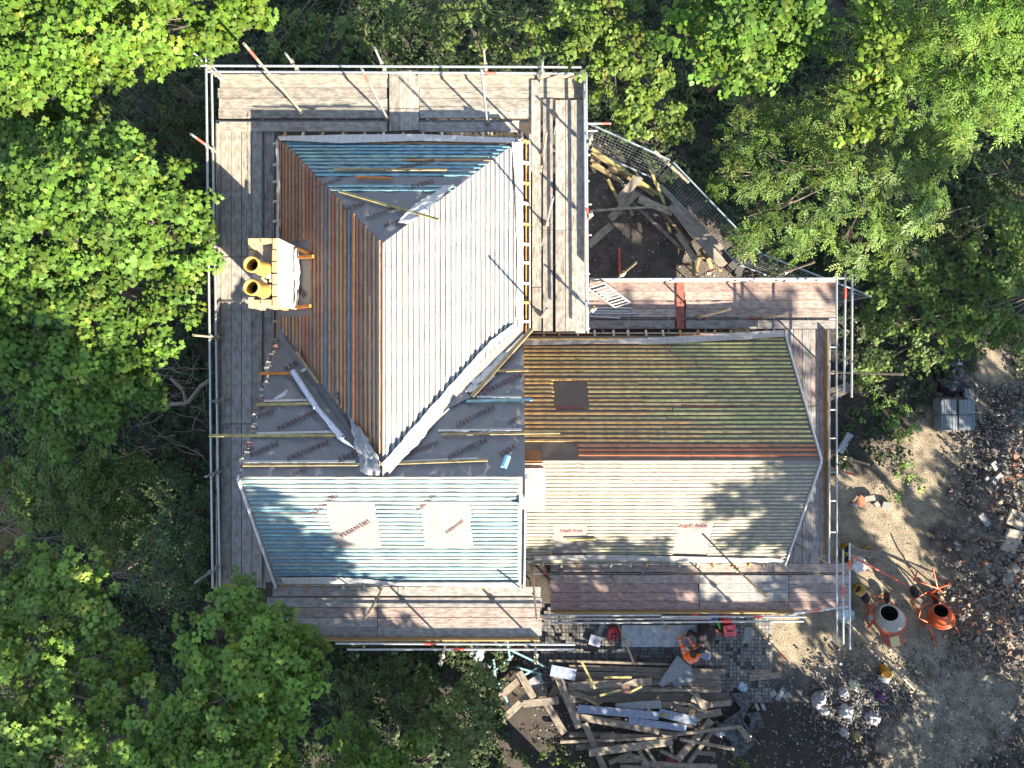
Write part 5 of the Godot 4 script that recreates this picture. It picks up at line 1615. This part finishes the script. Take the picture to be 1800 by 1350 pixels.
	for t in [[1353, 1220, 1362, 1214, 10], [1364, 1228, 1376, 1208, 8], [1376, 1224, 1386, 1216, 8], [1326, 1234, 1332, 1246, 5], [1338, 1235, 1343, 1246, 6], [1298, 1205, 1312, 1205, 8], [1085, 1143, 1098, 1139, 6], [850, 1165, 862, 1172, 9]]:
		tag(plank("concrete_block", at(t[0], t[1], 0.03), at(t[2], t[3], 0.03), t[4] / 60.0, 0.09, board), "grey block lying loose near the timber pile's right end" if t[0] > 1200 else "small block on the setts left of the pile", "block", "loose grey blocks near the timber pile" if t[0] > 1200 else "small loose blocks by the setts")

	in_order("loose grey blocks near the timber pile", "grey block lying loose near the timber pile's right end, %s from the left", Vector3.RIGHT)
	in_order("small loose blocks by the setts", "small block by the setts under the south rails, %s from the left", Vector3.RIGHT)
	# ---- mesh fence panels ----
	var wire := plain_mat("fence_wire", lin(0.3, 0.33, 0.35), 0.5, null, 1.0, 0.5)
	var frame_m := plain_mat("fence_frame", lin(0.4, 0.5, 0.56), 0.45, rough_tex, 3.0, 0.4)
	for t in [[1.2, -6.75, 4.15, -5.42, "mesh fence panel nearest the upper scaffold, standing over the heap's top end"], [4.25, -5.35, 6.55, -2.95, "mesh fence panel standing along the timber heap under the ash"], [6.65, -2.9, 9.5, -1.8, "mesh fence panel disappearing behind the wing's north deck rails"]]:
		var a := Vector3(t[0], 0, t[1])
		var b := Vector3(t[2], 0, t[3])
		var f := thing("fence_panel", t[4], "fence panel", (a + b) * 0.5)
		var h := (b - a) * 0.5
		var U := Vector3(0, 2.0, 0)
		var D := Vector3(0, 0.12, 0)
		for e in [[-h + U, h + U], [-h + D, h + D], [-h, -h + U], [h, h + U]]:
			tube("frame_tube", e[0], e[1], 0.021, frame_m, f)
		var ws := begin()
		for k in 34:
			var p := (-h).lerp(h, (k + 0.5) / 34.0)
			st_limb(ws, p + D, p + U, 0.0035, 0.0035, 3)
		for k in 9:
			var y := Vector3(0, 0.12 + 1.88 * (k + 0.5) / 9.0, 0)
			st_limb(ws, -h + y, h + y, 0.0035, 0.0035, 3)
		part("wire_mesh", ws.commit(), wire, f)
		for s in [-1, 1]:
			part("foot_block", box(Vector3(0.6, 0.13, 0.22)), plain_mat("foot_rubber", lin(0.05, 0.05, 0.05), 0.8), f, Transform3D(basis_x(h.cross(Vector3.UP)), h * s * 0.98 + Vector3(0, 0.065, 0)))

	# ---- mixers ----
	var rust_red := plain_mat("mixer_orange", lin(0.5, 0.075, 0.02), 0.45, rough_tex, 2.0)
	var cement := plain_mat("mixer_cement", lin(0.36, 0.36, 0.33), 0.85, rough_tex, 2.0, 0.0, 1.0)
	var hood := plain_mat("mixer_hood", lin(0.4, 0.1, 0.09), 0.55, rough_tex, 2.0)
	var black := plain_mat("rubber", lin(0.025, 0.025, 0.025), 0.8)
	var inner := plain_mat("mixer_inside", lin(0.06, 0.055, 0.05), 0.95, speck, 3.0)
	for t in [[1563, 1088, 0.385, cement, rust_red, "cement-caked grey mixer with a red motor hood"], [1652, 1084, 0.31, rust_red, rust_red, "bright orange concrete mixer beside the brick rubble"]]:
		var c := at(t[0], t[1], 0.75)
		var mx := thing("concrete_mixer", t[5], "mixer", Vector3(c.x, 0, c.z))
		var r: float = t[2]
		var tilt := Basis(Vector3(-0.83, 0, 0.55).normalized(), 0.85)
		var drum := part("drum", lathe([Vector2(0.0, -0.42), Vector2(r * 0.55, -0.42), Vector2(r * 0.92, -0.2), Vector2(r, -0.02), Vector2(r, 0.1), Vector2(r * 0.9, 0.24), Vector2(r * 0.62, 0.46), Vector2(r * 0.64, 0.49), Vector2(r * 0.58, 0.49), Vector2(r * 0.56, 0.46)], 28), t[3], mx, Transform3D(tilt, Vector3(0, 0.8, 0)))
		part("drum_inside", lathe([Vector2(r * 0.56, 0.46), Vector2(r * 0.86, 0.2), Vector2(r * 0.9, 0.0), Vector2(r * 0.5, -0.36), Vector2(0, -0.38)], 24), inner, drum)
		part("gear_ring", lathe([Vector2(r, -0.03), Vector2(r + 0.03, -0.02), Vector2(r + 0.03, 0.03), Vector2(r, 0.04)], 32), t[4], drum)
		var fr := begin()
		for s in [-1, 1]:
			st_path(fr, [Vector3(0.3 * s, 0.02, 0.5), Vector3(0.32 * s, 0.5, 0.12), Vector3(0.36 * s, 0.8, 0.0), Vector3(0.32 * s, 0.45, -0.25), Vector3(0.3 * s, 0.12, -0.42)], 0.022)
			st_path(fr, [Vector3(0.3 * s, 0.05, 0.5), Vector3(0.3 * s, 0.12, -0.42)], 0.02)
			if t[0] > 1600:
				st_path(fr, [Vector3(0.28 * s, 0.4, 0.25), Vector3(0.34 * s, 0.5, 0.6), Vector3(0.38 * s, 0.42, 0.95)], 0.022)
		st_path(fr, [Vector3(-0.3, 0.1, 0.35), Vector3(0.3, 0.1, 0.35)], 0.02)
		st_path(fr, [Vector3(-0.3, 0.12, -0.42), Vector3(0.3, 0.12, -0.42)], 0.02)
		st_path(fr, [Vector3(-0.42, 0.85, -0.1), Vector3(-0.6, 0.9, -0.35), Vector3(-0.4, 0.95, -0.62), Vector3(-0.12, 0.9, -0.58)], 0.018)
		part("frame", fr.commit(), t[4], mx, Transform3D(Basis(Vector3.UP, 0.5 if t[0] > 1600 else 0.15), Vector3.ZERO))
		for s in [-1, 1]:
			part("wheel", lathe([Vector2(0.03, -0.04), Vector2(0.15, -0.045), Vector2(0.17, 0.0), Vector2(0.15, 0.045), Vector2(0.03, 0.04)], 20), black, mx, Transform3D(Basis(Vector3.BACK, PI / 2), Vector3(-0.05 + 0.32 * s, 0.17, -0.4 + (0.1 * s if t[0] > 1600 else 0.0))))
		if t[0] < 1600:
			var hd := part("motor_hood", chunk(Vector3(0.42, 0.5, 0.44), 5, 0.1), hood, mx, Transform3D(Basis(Vector3.UP, 0.2), Vector3(0.13, 0.62, 0.55)))
			part("pale_cover", chunk(Vector3(0.28, 0.02, 0.3), 6, 0.1), plain_mat("hood_yellow", lin(0.6, 0.5, 0.22), 0.6, rough_tex, 3.0), hd, Transform3D(Basis(), Vector3(-0.04, 0.25, 0.03)))
	# shovel leaning on the grey mixer
	var shv := thing("shovel", "long-handled shovel leaning against the grey mixer", "shovel", at(1528, 1082, 0))
	tube("handle", Vector3(0.02, 0.15, 0), Vector3(0.75, 1.1, 0.42), 0.017, old[2], shv)
	part("blade", lump(Vector3(0.24, 0.05, 0.34), 3, 0.05, 8), plain_mat("tool_steel", lin(0.3, 0.3, 0.3), 0.45, rough_tex, 3.0, 0.6), shv, Transform3D(Basis(Vector3.BACK, 0.9) * Basis(Vector3.UP, -1.0), Vector3(-0.02, 0.12, 0)))
	# orange steel frame: an upturned wheelbarrow chassis
	var wb := thing("barrow_frame", "orange tubular barrow frame lying tipped beside the brick rubble", "barrow frame", at(1645, 1030, 0))
	var wf := begin()
	for q in [[[1640, 1000, .6], [1644, 1018, .55], [1648, 1034, .45]], [[1606, 1020, .5], [1628, 1027, .5], [1648, 1034, .45]], [[1648, 1034, .45], [1666, 1028, .3], [1668, 1022, .2]], [[1634, 1044, .1], [1648, 1034, .45]], [[1648, 1034, .45], [1660, 1044, .1]], [[1606, 1020, .5], [1610, 1012, .3], [1612, 1004, .05]]]:
		var pts := []
		for p in q:
			pts.append(at(p[0], p[1], p[2]) - wb.position)
		st_path(wf, pts, 0.024)
	part("frame", wf.commit(), rust_red, wb)
	# ---- buckets ----
	var yellow := plain_mat("bucket_yellow", lin(0.62, 0.36, 0.02), 0.4, rough_tex, 4.0)
	var bk_black := plain_mat("bucket_black", lin(0.03, 0.03, 0.03), 0.5)
	var first: Node3D = null
	for t in [[1551, 1172, 0.5, "yellow bucket tipped beside the rubbish heap, near the bottom", true], [1503, 1032, 0.3, "yellow bucket standing at the right end of the south deck", true], [1483, 980, 0.1, "yellow bucket half hidden under the scaffold's south-east rails", true], [1519, 966, 0.0, "yellow bucket lying behind the plank end by the corner rails", true], [1484, 962, 0.0, "dirty yellow bucket with a dark rim, in shadow next to the wing's corner", true]]:
		var b: Node3D
		if first == null:
			b = thing("bucket", t[3], "bucket", at(t[0], t[1], 0.0), "yellow buckets by the scaffold corner")
			part("pail", lathe([Vector2(0.0, 0.01), Vector2(0.115, 0.0), Vector2(0.15, 0.3), Vector2(0.158, 0.3), Vector2(0.158, 0.285), Vector2(0.148, 0.29), Vector2(0.11, 0.02), Vector2(0, 0.03)], 26), yellow, b)
			var hd := begin()
			var pts := []
			for k in 9:
				var a := PI * k / 8.0
				pts.append(Vector3(cos(a) * 0.157, 0.29 + 0.03, sin(a) * 0.15))
			st_path(hd, pts, 0.005)
			part("handle", hd.commit(), plain_mat("wire_pale", lin(0.5, 0.48, 0.4), 0.5), b)
			part("mortar_dregs", lathe([Vector2(0, 0.1), Vector2(0.118, 0.1)], 16), inner, b)
			first = b
		else:
			b = first.duplicate()
			b.name = numbered("bucket")
			add_child(b)
			tag(b, t[3], "bucket", "yellow buckets by the scaffold corner")
		b.position = at(t[0], t[1], 0.0)
		b.rotation = Vector3(0.0, t[0], 0.0) if t[2] < 0.4 else Vector3(0.35, 0.4, 0.2)
	# plank end and white bag by the corner rails
	tag(plank("corner_plank", at(1495, 969, 0.9), at(1556, 976, 0.3), 0.22, 0.038, old[1]), "grey plank end sticking out from the scaffold's south-east corner", "plank")
	for t in [[1469, 684, 1470, 672, "paler long plank leaning inside the eastern rails, upper of two"]]:
		tag(plank("leaning_plank", at(1450, 690, 1.0), at(1492, 676, 1.2), 0.14, 0.04, pick(old)), "short plank pair leaning inside the eastern rails", "plank")
		tag(plank("leaning_plank", at(1450, 704, 1.0), at(1498, 682, 1.2), 0.14, 0.04, pick(old)), "lower short plank leaning inside the eastern rails", "plank")
	for t in [[1504, 990, 0.45, 0.35, lin(0.7, 0.72, 0.75), "white plastic bag of mortar by the corner buckets"], [1484, 1077, 0.5, 0.4, lin(0.5, 0.68, 0.72), "pale turquoise sack under the south-east rails"], [1432, 1222, 0.34, 0.42, lin(0.22, 0.23, 0.25), "pale stone-like bag on the dark soil left of the rubbish heap"], [1478, 1240, 0.34, 0.3, lin(0.28, 0.3, 0.33), "crumpled white plastic sheet in the middle of the rubbish heap"], [1496, 1198, 0.28, 0.24, lin(0.42, 0.44, 0.34), "white and green plastic bag at the top of the rubbish heap"], [1474, 1208, 0.24, 0.22, lin(0.36, 0.36, 0.4), "pale plastic bag left of the white and green one"], [1528, 1258, 0.36, 0.4, lin(0.2, 0.2, 0.23), "grey torn sack across the rubbish heap's lower side"], [1502, 1290, 0.22, 0.24, lin(0.24, 0.2, 0.11), "tan canister at the rubbish heap's lower edge"], [1478, 1281, 0.2, 0.2, lin(0.5, 0.58, 0.68), "small bluish box at the rubbish heap's lower left"], [1550, 1190, 0.2, 0.25, lin(0.5, 0.52, 0.54), "white lump just below the tipped yellow bucket"], [1545, 1222, 0.2, 0.12, lin(0.15, 0.05, 0.2), "purple can on the rubbish heap"], [1670, 668, 0.8, 0.7, lin(0.03, 0.03, 0.035), "black open-topped rubble sack behind the slate pallet"], [1672, 645, 0.5, 0.4, lin(0.42, 0.42, 0.48), "white printed sack under the leaves above the black one"], [1695, 697, 0.55, 0.16, lin(0.4, 0.42, 0.42), "pale torn sheeting at the slate pallet's top right corner"], [1303, 1205, 0.28, 0.22, lin(0.35, 0.5, 0.62), "light blue box beside the timber pile's right end"], [1180, 1333, 0.26, 0.2, lin(0.4, 0.03, 0.05), "crimson bag among the planks at the bottom edge"], [1263, 1285, 0.3, 0.15, lin(0.5, 0.53, 0.6), "white cone-shaped offcut with a red end on the pile"], [1420, 1130, 0.0, 0.0, Color.BLACK, ""], [840, 1143, 0.5, 0.4, lin(0.35, 0.4, 0.43), "pale plastic sack in the rubble beside the bush"], [1440, 1240, 0.22, 0.3, lin(0.35, 0.35, 0.36), "grey lump under the pale bag left of the rubbish heap"]]:
		if t[2] <= 0.0:
			continue
		var p := at(t[0], t[1], 0.0)
		p.y = ground_height(p.x, p.z) + 0.1
		var hgt: float = 0.32 if t[2] < 0.7 else 0.7
		tag(part("plastic_bag", lump(Vector3(t[2], hgt, t[3] * 1.2), int(t[0]), 0.4, 12), plain_mat("bag%d" % t[0], t[4], 0.4, rough_tex, 4.0), self, Transform3D(Basis(Vector3.UP, t[0]), p)), t[5], "can" if "can" in t[5].split(" ") else "bag" if "bag" in t[5] or "sack" in t[5] else "litter")
	# black sheeting right of the pile
	var blk := plain_mat("black_plastic", lin(0.045, 0.05, 0.055), 0.28)
	for t in [[[[1285, 1215], [1300, 1245], [1262, 1270]], [[1318, 1215], [1320, 1232], [1300, 1272]], 61, "shiny black plastic sheeting crumpled at the timber pile's right end"], [[[1255, 1265], [1280, 1300], [1290, 1330]], [[1310, 1268], [1330, 1300], [1310, 1325]], 62, "black plastic sheeting spread on the soil below the first sheet"], [[[1312, 1250], [1316, 1270], [1318, 1285]], [[1335, 1250], [1340, 1270], [1332, 1285]], 63, "small piece of black sheeting on the soil to the right"]]:
		var a := []
		var b := []
		for q in t[0]:
			a.append(at(q[0], q[1], 0.15))
		for q in t[1]:
			b.append(at(q[0], q[1], 0.12))
		tag(part("black_sheeting", cloth(a, b, 18, 24, 0.09, t[2], 3.0), blk), t[3], "sheeting")
	# ---- slates on their pallet ----
	var slate := [plain_mat("slate_a", lin(0.19, 0.235, 0.27), 0.6, speck, 3.0), plain_mat("slate_b", lin(0.16, 0.2, 0.235), 0.6, speck, 3.0), plain_mat("slate_c", lin(0.22, 0.26, 0.29), 0.6, speck, 3.0)]
	var pal := thing("pallet", "timber pallet under the stacked blue-grey slates", "pallet", at(1671, 728, 0))
	for k in 7:
		part("slat", box(Vector3(0.95, 0.02, 0.1)), old[k % 3], pal, Transform3D(Basis(), Vector3(0, 0.12, -0.45 + k * 0.15)))
	for k in 3:
		part("bearer", box(Vector3(0.08, 0.1, 1.0)), old[0], pal, Transform3D(Basis(), Vector3(-0.42 + k * 0.42, 0.06, 0)))
	for t in [[1653, 714, "stack of blue-grey slates, upper left of four on the pallet"], [1684, 714, "stack of blue-grey slates, upper right of four on the pallet"], [1654, 741, "stack of blue-grey slates, lower left of four on the pallet"], [1684, 741, "stack of blue-grey slates, lower right of four on the pallet"]]:
		var s := thing("slate_stack", t[2], "slates", at(t[0], t[1], 0.13) , "slate stacks on the pallet")
		for k in 9:
			part("slate", chunk(Vector3(0.043, 0.4, 0.44), k + int(t[0]), 0.05), pick(slate), s, Transform3D(Basis(Vector3.BACK, rng.randf_range(-0.03, 0.03)), Vector3(-0.2 + k * 0.05, 0.2, rng.randf_range(-0.01, 0.01))))
	# ---- tools round the workers ----
	var case_red := plain_mat("case_red", lin(0.45, 0.04, 0.06), 0.45)
	var c1 := thing("tool_case", "round red tool case on the setts left of the grey bench", "tool case", at(1077, 1112, 0))
	part("shell", lump(Vector3(0.34, 0.22, 0.42), 12, 0.08, 12), case_red, c1, Transform3D(Basis(), Vector3(0, 0.1, 0)))
	var hs := begin()
	st_path(hs, [Vector3(-0.06, 0.2, 0.12), Vector3(-0.07, 0.24, -0.05), Vector3(0.07, 0.24, -0.05), Vector3(0.06, 0.2, 0.12)], 0.02)
	part("handle", hs.commit(), black, c1)
	var c2 := thing("tool_case", "red tool box with a black handle right of the black-clad worker", "tool case", at(1278, 1103, 0))
	part("shell", box(Vector3(0.34, 0.2, 0.3)), case_red, c2, Transform3D(Basis(Vector3.UP, 0.1), Vector3(0, 0.12, 0)))
	part("lid", box(Vector3(0.36, 0.04, 0.32)), plain_mat("case_lid", lin(0.5, 0.06, 0.08), 0.4), c2, Transform3D(Basis(Vector3.UP, 0.1), Vector3(0, 0.24, 0)))
	part("handle", box(Vector3(0.18, 0.03, 0.03)), black, c2, Transform3D(Basis(Vector3.UP, 0.1), Vector3(0, 0.28, 0)))
	tag(plank("red_mat", at(1248, 1111, 0.02), at(1292, 1109, 0.02), 0.16, 0.02, plain_mat("mat_red", lin(0.2, 0.03, 0.05), 0.7)), "dark red mat under the tool box", "mat")
	for t in [[1221, 1084, lin(0.5, 0.04, 0.03), "red bag half under the scaffold rails", 0.3], [1250, 1084, lin(0.05, 0.08, 0.3), "dark blue bag under the scaffold rails", 0.4], [1240, 1100, lin(0.05, 0.06, 0.07), "black bag left of the green tool", 0.3], [1276, 1088, lin(0.42, 0.05, 0.06), "red crate half under the rails above the tool box", 0.3]]:
		var p := at(t[0], t[1], 0.12)
		tag(part("tool_bag", lump(Vector3(t[4], 0.26, 0.26), int(t[0]), 0.3, 10), plain_mat("tool%d" % t[0], t[2], 0.6), self, Transform3D(Basis(), p)), t[3], "bag")
	var gt := thing("power_tool", "green hand tool lying among the tool bags", "tool", at(1262, 1098, 0))
	tube("grip", Vector3(-0.08, 0.06, -0.2), Vector3(0.05, 0.06, 0.1), 0.045, plain_mat("tool_green", lin(0.08, 0.42, 0.05), 0.4), gt)
	part("guard", lathe([Vector2(0, 0.02), Vector2(0.07, 0.02), Vector2(0.07, -0.02)], 16), black, gt, Transform3D(Basis(), Vector3(0.08, 0.08, 0.16)))
	tag(plank("paper_bag", at(1036, 1122, 0.1), at(1056, 1128, 0.1), 0.3, 0.06, plain_mat("paper", lin(0.42, 0.44, 0.6), 0.7, spots, 3.0)), "pale printed packet lying on the setts", "packet")
	tag(plank("lead_strip", at(1062, 1094, 0.03), at(1050, 1118, 0.03), 0.14, 0.02, board), "grey strip beside the printed packet", "strip")
	tag(plank("paper_scrap", at(1294, 1104, 0.02), at(1290, 1118, 0.02), 0.1, 0.01, roll_mat), "white scrap right of the red tool box", "scrap")
	var tray := thing("tool_tray", "small blue-grey tray between the two workers", "tray", at(1222, 1131, 0.0))
	part("box", box(Vector3(0.3, 0.08, 0.16)), blue_board, tray, Transform3D(Basis(Vector3.UP, -0.3), Vector3(0, 0.8, 0)))
	part("leg", box(Vector3(0.2, 0.76, 0.1)), old[0], tray, Transform3D(Basis(Vector3.UP, -0.3), Vector3(0, 0.38, 0)))
	part("battery", box(Vector3(0.08, 0.1, 0.12)), black, tray, Transform3D(Basis(Vector3.UP, 0.1), Vector3(-0.17, 0.84, -0.02)))
	part("white_label", box(Vector3(0.05, 0.09, 0.12)), roll_mat, tray, Transform3D(Basis(Vector3.UP, -0.5), Vector3(0.17, 0.82, 0.04)))
	# ---- the two workers ----
	var silver := Color(0.42, 0.5, 0.58)
	var hv := Color(0.85, 0.13, 0.015)
	person("worker in an orange high-visibility jacket bending over the grey bench", at(1200, 1128, 0.0) , 0.35, 0.55, hv, Color(0.05, 0.05, 0.07), Color(0.4, 0.24, 0.17), Color(0.03, 0.02, 0.015), [[0.28, 0.42, silver], [0.66, 0.8, silver]], [Vector3(-0.14, 0.86, -0.52), Vector3(0.1, 0.86, -0.5)], false)
	person("worker in black clothes and cap leaning in beside the orange-clad one", at(1228, 1086, 0.0), 2.3, 0.8, Color(0.018, 0.018, 0.02), Color(0.03, 0.03, 0.035), Color(0.36, 0.22, 0.16), Color(0.025, 0.025, 0.028), [], [Vector3(-0.2, 0.86, -0.6), Vector3(0.24, 0.86, -0.55)], true)
	# ---- rubble ----
	var bm := [plain_mat("rubble_red", lin(0.3, 0.14, 0.09), 0.95, speck, 3.0), plain_mat("rubble_brown", lin(0.24, 0.16, 0.11), 0.95, speck, 3.0), plain_mat("rubble_pale", lin(0.42, 0.36, 0.29), 0.95, speck, 3.0), plain_mat("rubble_grey", lin(0.3, 0.3, 0.29), 0.95, speck, 3.0), plain_mat("rubble_dark", lin(0.13, 0.105, 0.09), 0.95, speck, 3.0)]
	var meshes := []
	for k in 7:
		meshes.append(chunk(Vector3(rng.randf_range(0.1, 0.2), 0.065, 0.095), 300 + k, 0.22))
	for k in 5:
		meshes.append(chunk(Vector3(rng.randf_range(0.1, 0.2), rng.randf_range(0.08, 0.12), rng.randf_range(0.09, 0.15)), 320 + k, 0.45))
	var n := 0
	while n < 290:
		var px := rng.randf_range(1640, 1815)
		var py := rng.randf_range(690, 1160)
		var edge := 1785 - clampf((py - 690) / 250.0, 0, 1) * 120 - clampf((py - 940) / 100.0, 0, 1) * 15 + clampf((py - 1060) / 110.0, 0, 1) * 90
		if px < edge + rng.randf_range(-8, 20):
			continue
		var p := at(px, py, 0)
		p.y = ground_height(p.x, p.z) + rng.randf_range(0.02, 0.13)
		var k := rng.randi() % meshes.size()
		var o := part("rubble_brick" if k < 7 else "rubble_stone", meshes[k], pick(bm), self, Transform3D(Basis.from_euler(Vector3(rng.randf_range(-0.5, 0.5), rng.randf() * 6, rng.randf_range(-0.5, 0.5))), p))
		if k < 7:
			tag(o, "broken brick lying loose on the brick and stone heap along the right edge", "brick", "broken bricks of the right-hand rubble heap")
		else:
			tag(o, "rough stone or mortar lump on the brick and stone heap along the right edge", "stone", "stones of the right-hand rubble heap")
		n += 1
	for t in [[1748, 940, 0.75, 0.55, "flat pale slab of mortar in the rubble, upper of two"], [1762, 905, 0.6, 0.5, "flat pale slab of mortar at the right edge of the rubble"], [1705, 905, 0.5, 0.2, "long grey block at the rubble heap's left edge"], [1745, 1005, 0.45, 0.3, "pale broken block on the rubble heap"], [1712, 985, 0.24, 0.26, "square grey block on the rubble heap"], [1752, 985, 0.26, 0.2, "blue-grey block on the rubble heap"], [1735, 835, 0.3, 0.16, "blue-grey tile piece in the dark rubble"], [1730, 815, 0.28, 0.18, "grey-blue tile in the dark rubble above the first"]]:
		var p := at(t[0], t[1], 0)
		p.y = ground_height(p.x, p.z) + 0.1
		tag(part("rubble_block", chunk(Vector3(t[2], 0.1, t[3]), int(t[0]), 0.25), bm[3] if t[2] < 0.55 else bm[2], self, Transform3D(Basis.from_euler(Vector3(0.1, t[0], 0.1)), p)), t[4], "block")
	tag(part("crazed_tile", box(Vector3(0.3, 0.04, 0.24)), plain_mat("tile_orange", lin(0.42, 0.17, 0.08), 0.9, speck, 3.0), self, Transform3D(Basis(Vector3.UP, 0.9), at(1513, 881, 0.1))), "orange clay tile lying with grey stones on the sandy ground", "tile")
	for t in [[1527, 875, 0.34, 0.2], [1501, 888, 0.2, 0.15], [1558, 888, 0.32, 0.24], [1540, 886, 0.16, 0.16]]:
		tag(part("loose_stone", chunk(Vector3(t[2], 0.14, t[3]), int(t[0]), 0.35), bm[3], self, Transform3D(Basis(Vector3.UP, t[0]), at(t[0], t[1], 0.06))), "grey stone lying beside the orange clay tile", "stone", "grey stones by the orange tile")
	in_order("grey stones by the orange tile", "grey stone beside the orange clay tile, %s from the left", Vector3.RIGHT)
	in_order("loose tubes on the north deck", "loose scaffold tube by the ladder on the wing's north deck, %s from the top", Vector3.BACK)
	tag(plank("perforated_channel", at(1474, 795, 0.05), at(1493, 762, 0.05), 0.2, 0.08, plain_mat("channel", lin(0.33, 0.36, 0.38), 0.5, spots, 2.0, 0.3)), "perforated grey channel lying by the eastern scaffold rails", "channel")
	# fine rubble between the bricks, and the heaps of smashed tile, one mass each
	var stone_m := StandardMaterial3D.new()
	stone_m.vertex_color_use_as_albedo = true
	stone_m.roughness = 0.95
	stone_m.albedo_texture = speck
	stone_m.uv1_triplanar = true
	stone_m.uv1_scale = Vector3.ONE * 5.0
	for heap_ in [[1735, 930, 90, 240, 6500, "r"], [880, 1160, 50, 45, 420, "t"], [1495, 1230, 75, 75, 2200, "g"], [1120, 1320, 90, 40, 200, "w"], [1710, 1055, 55, 75, 1500, "p"]]:
		var ts := []
		var cs := []
		for k in heap_[4]:
			var px: float = heap_[0] + rng.randfn() * heap_[2] * 0.6
			var py: float = heap_[1] + rng.randfn() * heap_[3] * 0.5
			if heap_[5] == "r":
				var edge := 1780 - clampf((py - 690) / 250.0, 0, 1) * 120 - clampf((py - 940) / 100.0, 0, 1) * 15 + clampf((py - 1060) / 110.0, 0, 1) * 90
				px = edge + rng.randf() * (1830 - edge)
				py = rng.randf_range(670, 1175)
			var p := at(px, py, 0)
			p.y = ground_height(p.x, p.z) + rng.randf_range(0.0, 0.07)
			ts.append(Transform3D(Basis.from_euler(Vector3(rng.randf() * 6, rng.randf() * 6, rng.randf() * 6)).scaled(Vector3.ONE * (0.2 + 0.8 * pow(rng.randf(), 2.0))), p))
			var w := rng.randf_range(0.12, 0.34)
			match heap_[5]:
				"r": cs.append(Color(w, w * 0.88, w * 0.76) if rng.randf() < 0.6 else Color(w, w, w * 0.95))
				"t": cs.append(Color(0.4 * w * 3, 0.15 * w * 3, 0.07 * w * 3) if rng.randf() < 0.5 else Color(w, w * 0.9, w * 0.8))
				"p": cs.append(Color(w * 1.6, w * 1.25, w * 0.95))
				"g": cs.append(Color(w * 0.8, w * 0.8, w * 0.82) if rng.randf() < 0.9 else pick([Color(0.36, 0.38, 0.4), Color(0.3, 0.33, 0.38), Color(0.28, 0.2, 0.14), Color(0.12, 0.2, 0.1), Color(0.2, 0.1, 0.22)]))
				_: cs.append(Color(w * 0.9, w * 0.75, w * 0.55))
		scatter("rubble", chunk(Vector3(0.14, 0.05, 0.09), 40 + int(heap_[0]), 0.4), stone_m, ts, cs)

func _ready() -> void:
	rng.seed = 20240
	var cam := Camera3D.new()
	cam.name = "camera"
	cam.position = Vector3(0, EYE, 0)
	cam.rotation_degrees = Vector3(-90, 0, 0)
	cam.projection = Camera3D.PROJECTION_FRUSTUM
	cam.near = 0.1
	cam.far = 900.0
	cam.size = 0.1 * 1350.0 / FOCAL
	cam.frustum_offset = Vector2(-2.0, -35.0) * 0.1 / FOCAL
	add_child(cam)
	cam.current = true
	var env := Environment.new()
	env.background_mode = Environment.BG_SKY
	var sky := Sky.new()
	var sm := ProceduralSkyMaterial.new()
	sm.sky_top_color = lin(0.13, 0.178, 0.265)
	sm.sky_horizon_color = lin(0.36, 0.38, 0.4)
	sm.sky_curve = 0.25
	sm.ground_bottom_color = lin(0.06, 0.07, 0.05)
	sm.ground_horizon_color = lin(0.3, 0.32, 0.3)
	sm.sun_angle_max = 1.0
	sky.sky_material = sm
	env.sky = sky
	env.tonemap_mode = Environment.TONE_MAPPER_LINEAR
	env.tonemap_exposure = 5.7
	env.sdfgi_enabled = true
	env.ssao_enabled = true
	env.ssil_enabled = true
	var we := WorldEnvironment.new()
	we.name = "environment"
	we.environment = env
	add_child(we)
	var sun := DirectionalLight3D.new()
	sun.name = "sun"
	sun.light_energy = 1.6
	sun.light_color = Color(1.0, 0.94, 0.84)
	sun.light_angular_distance = 0.5
	sun.shadow_enabled = true
	add_child(sun)
	var el := deg_to_rad(28.0)
	sun.look_at_from_position(Vector3(0.7071 * cos(el), sin(el), 0.7071 * cos(el)) * 50.0, Vector3.ZERO)
	textures()
	make_tube()
	build_ground()
	build_house()
	build_scaffold()
	build_plants()
	build_props()
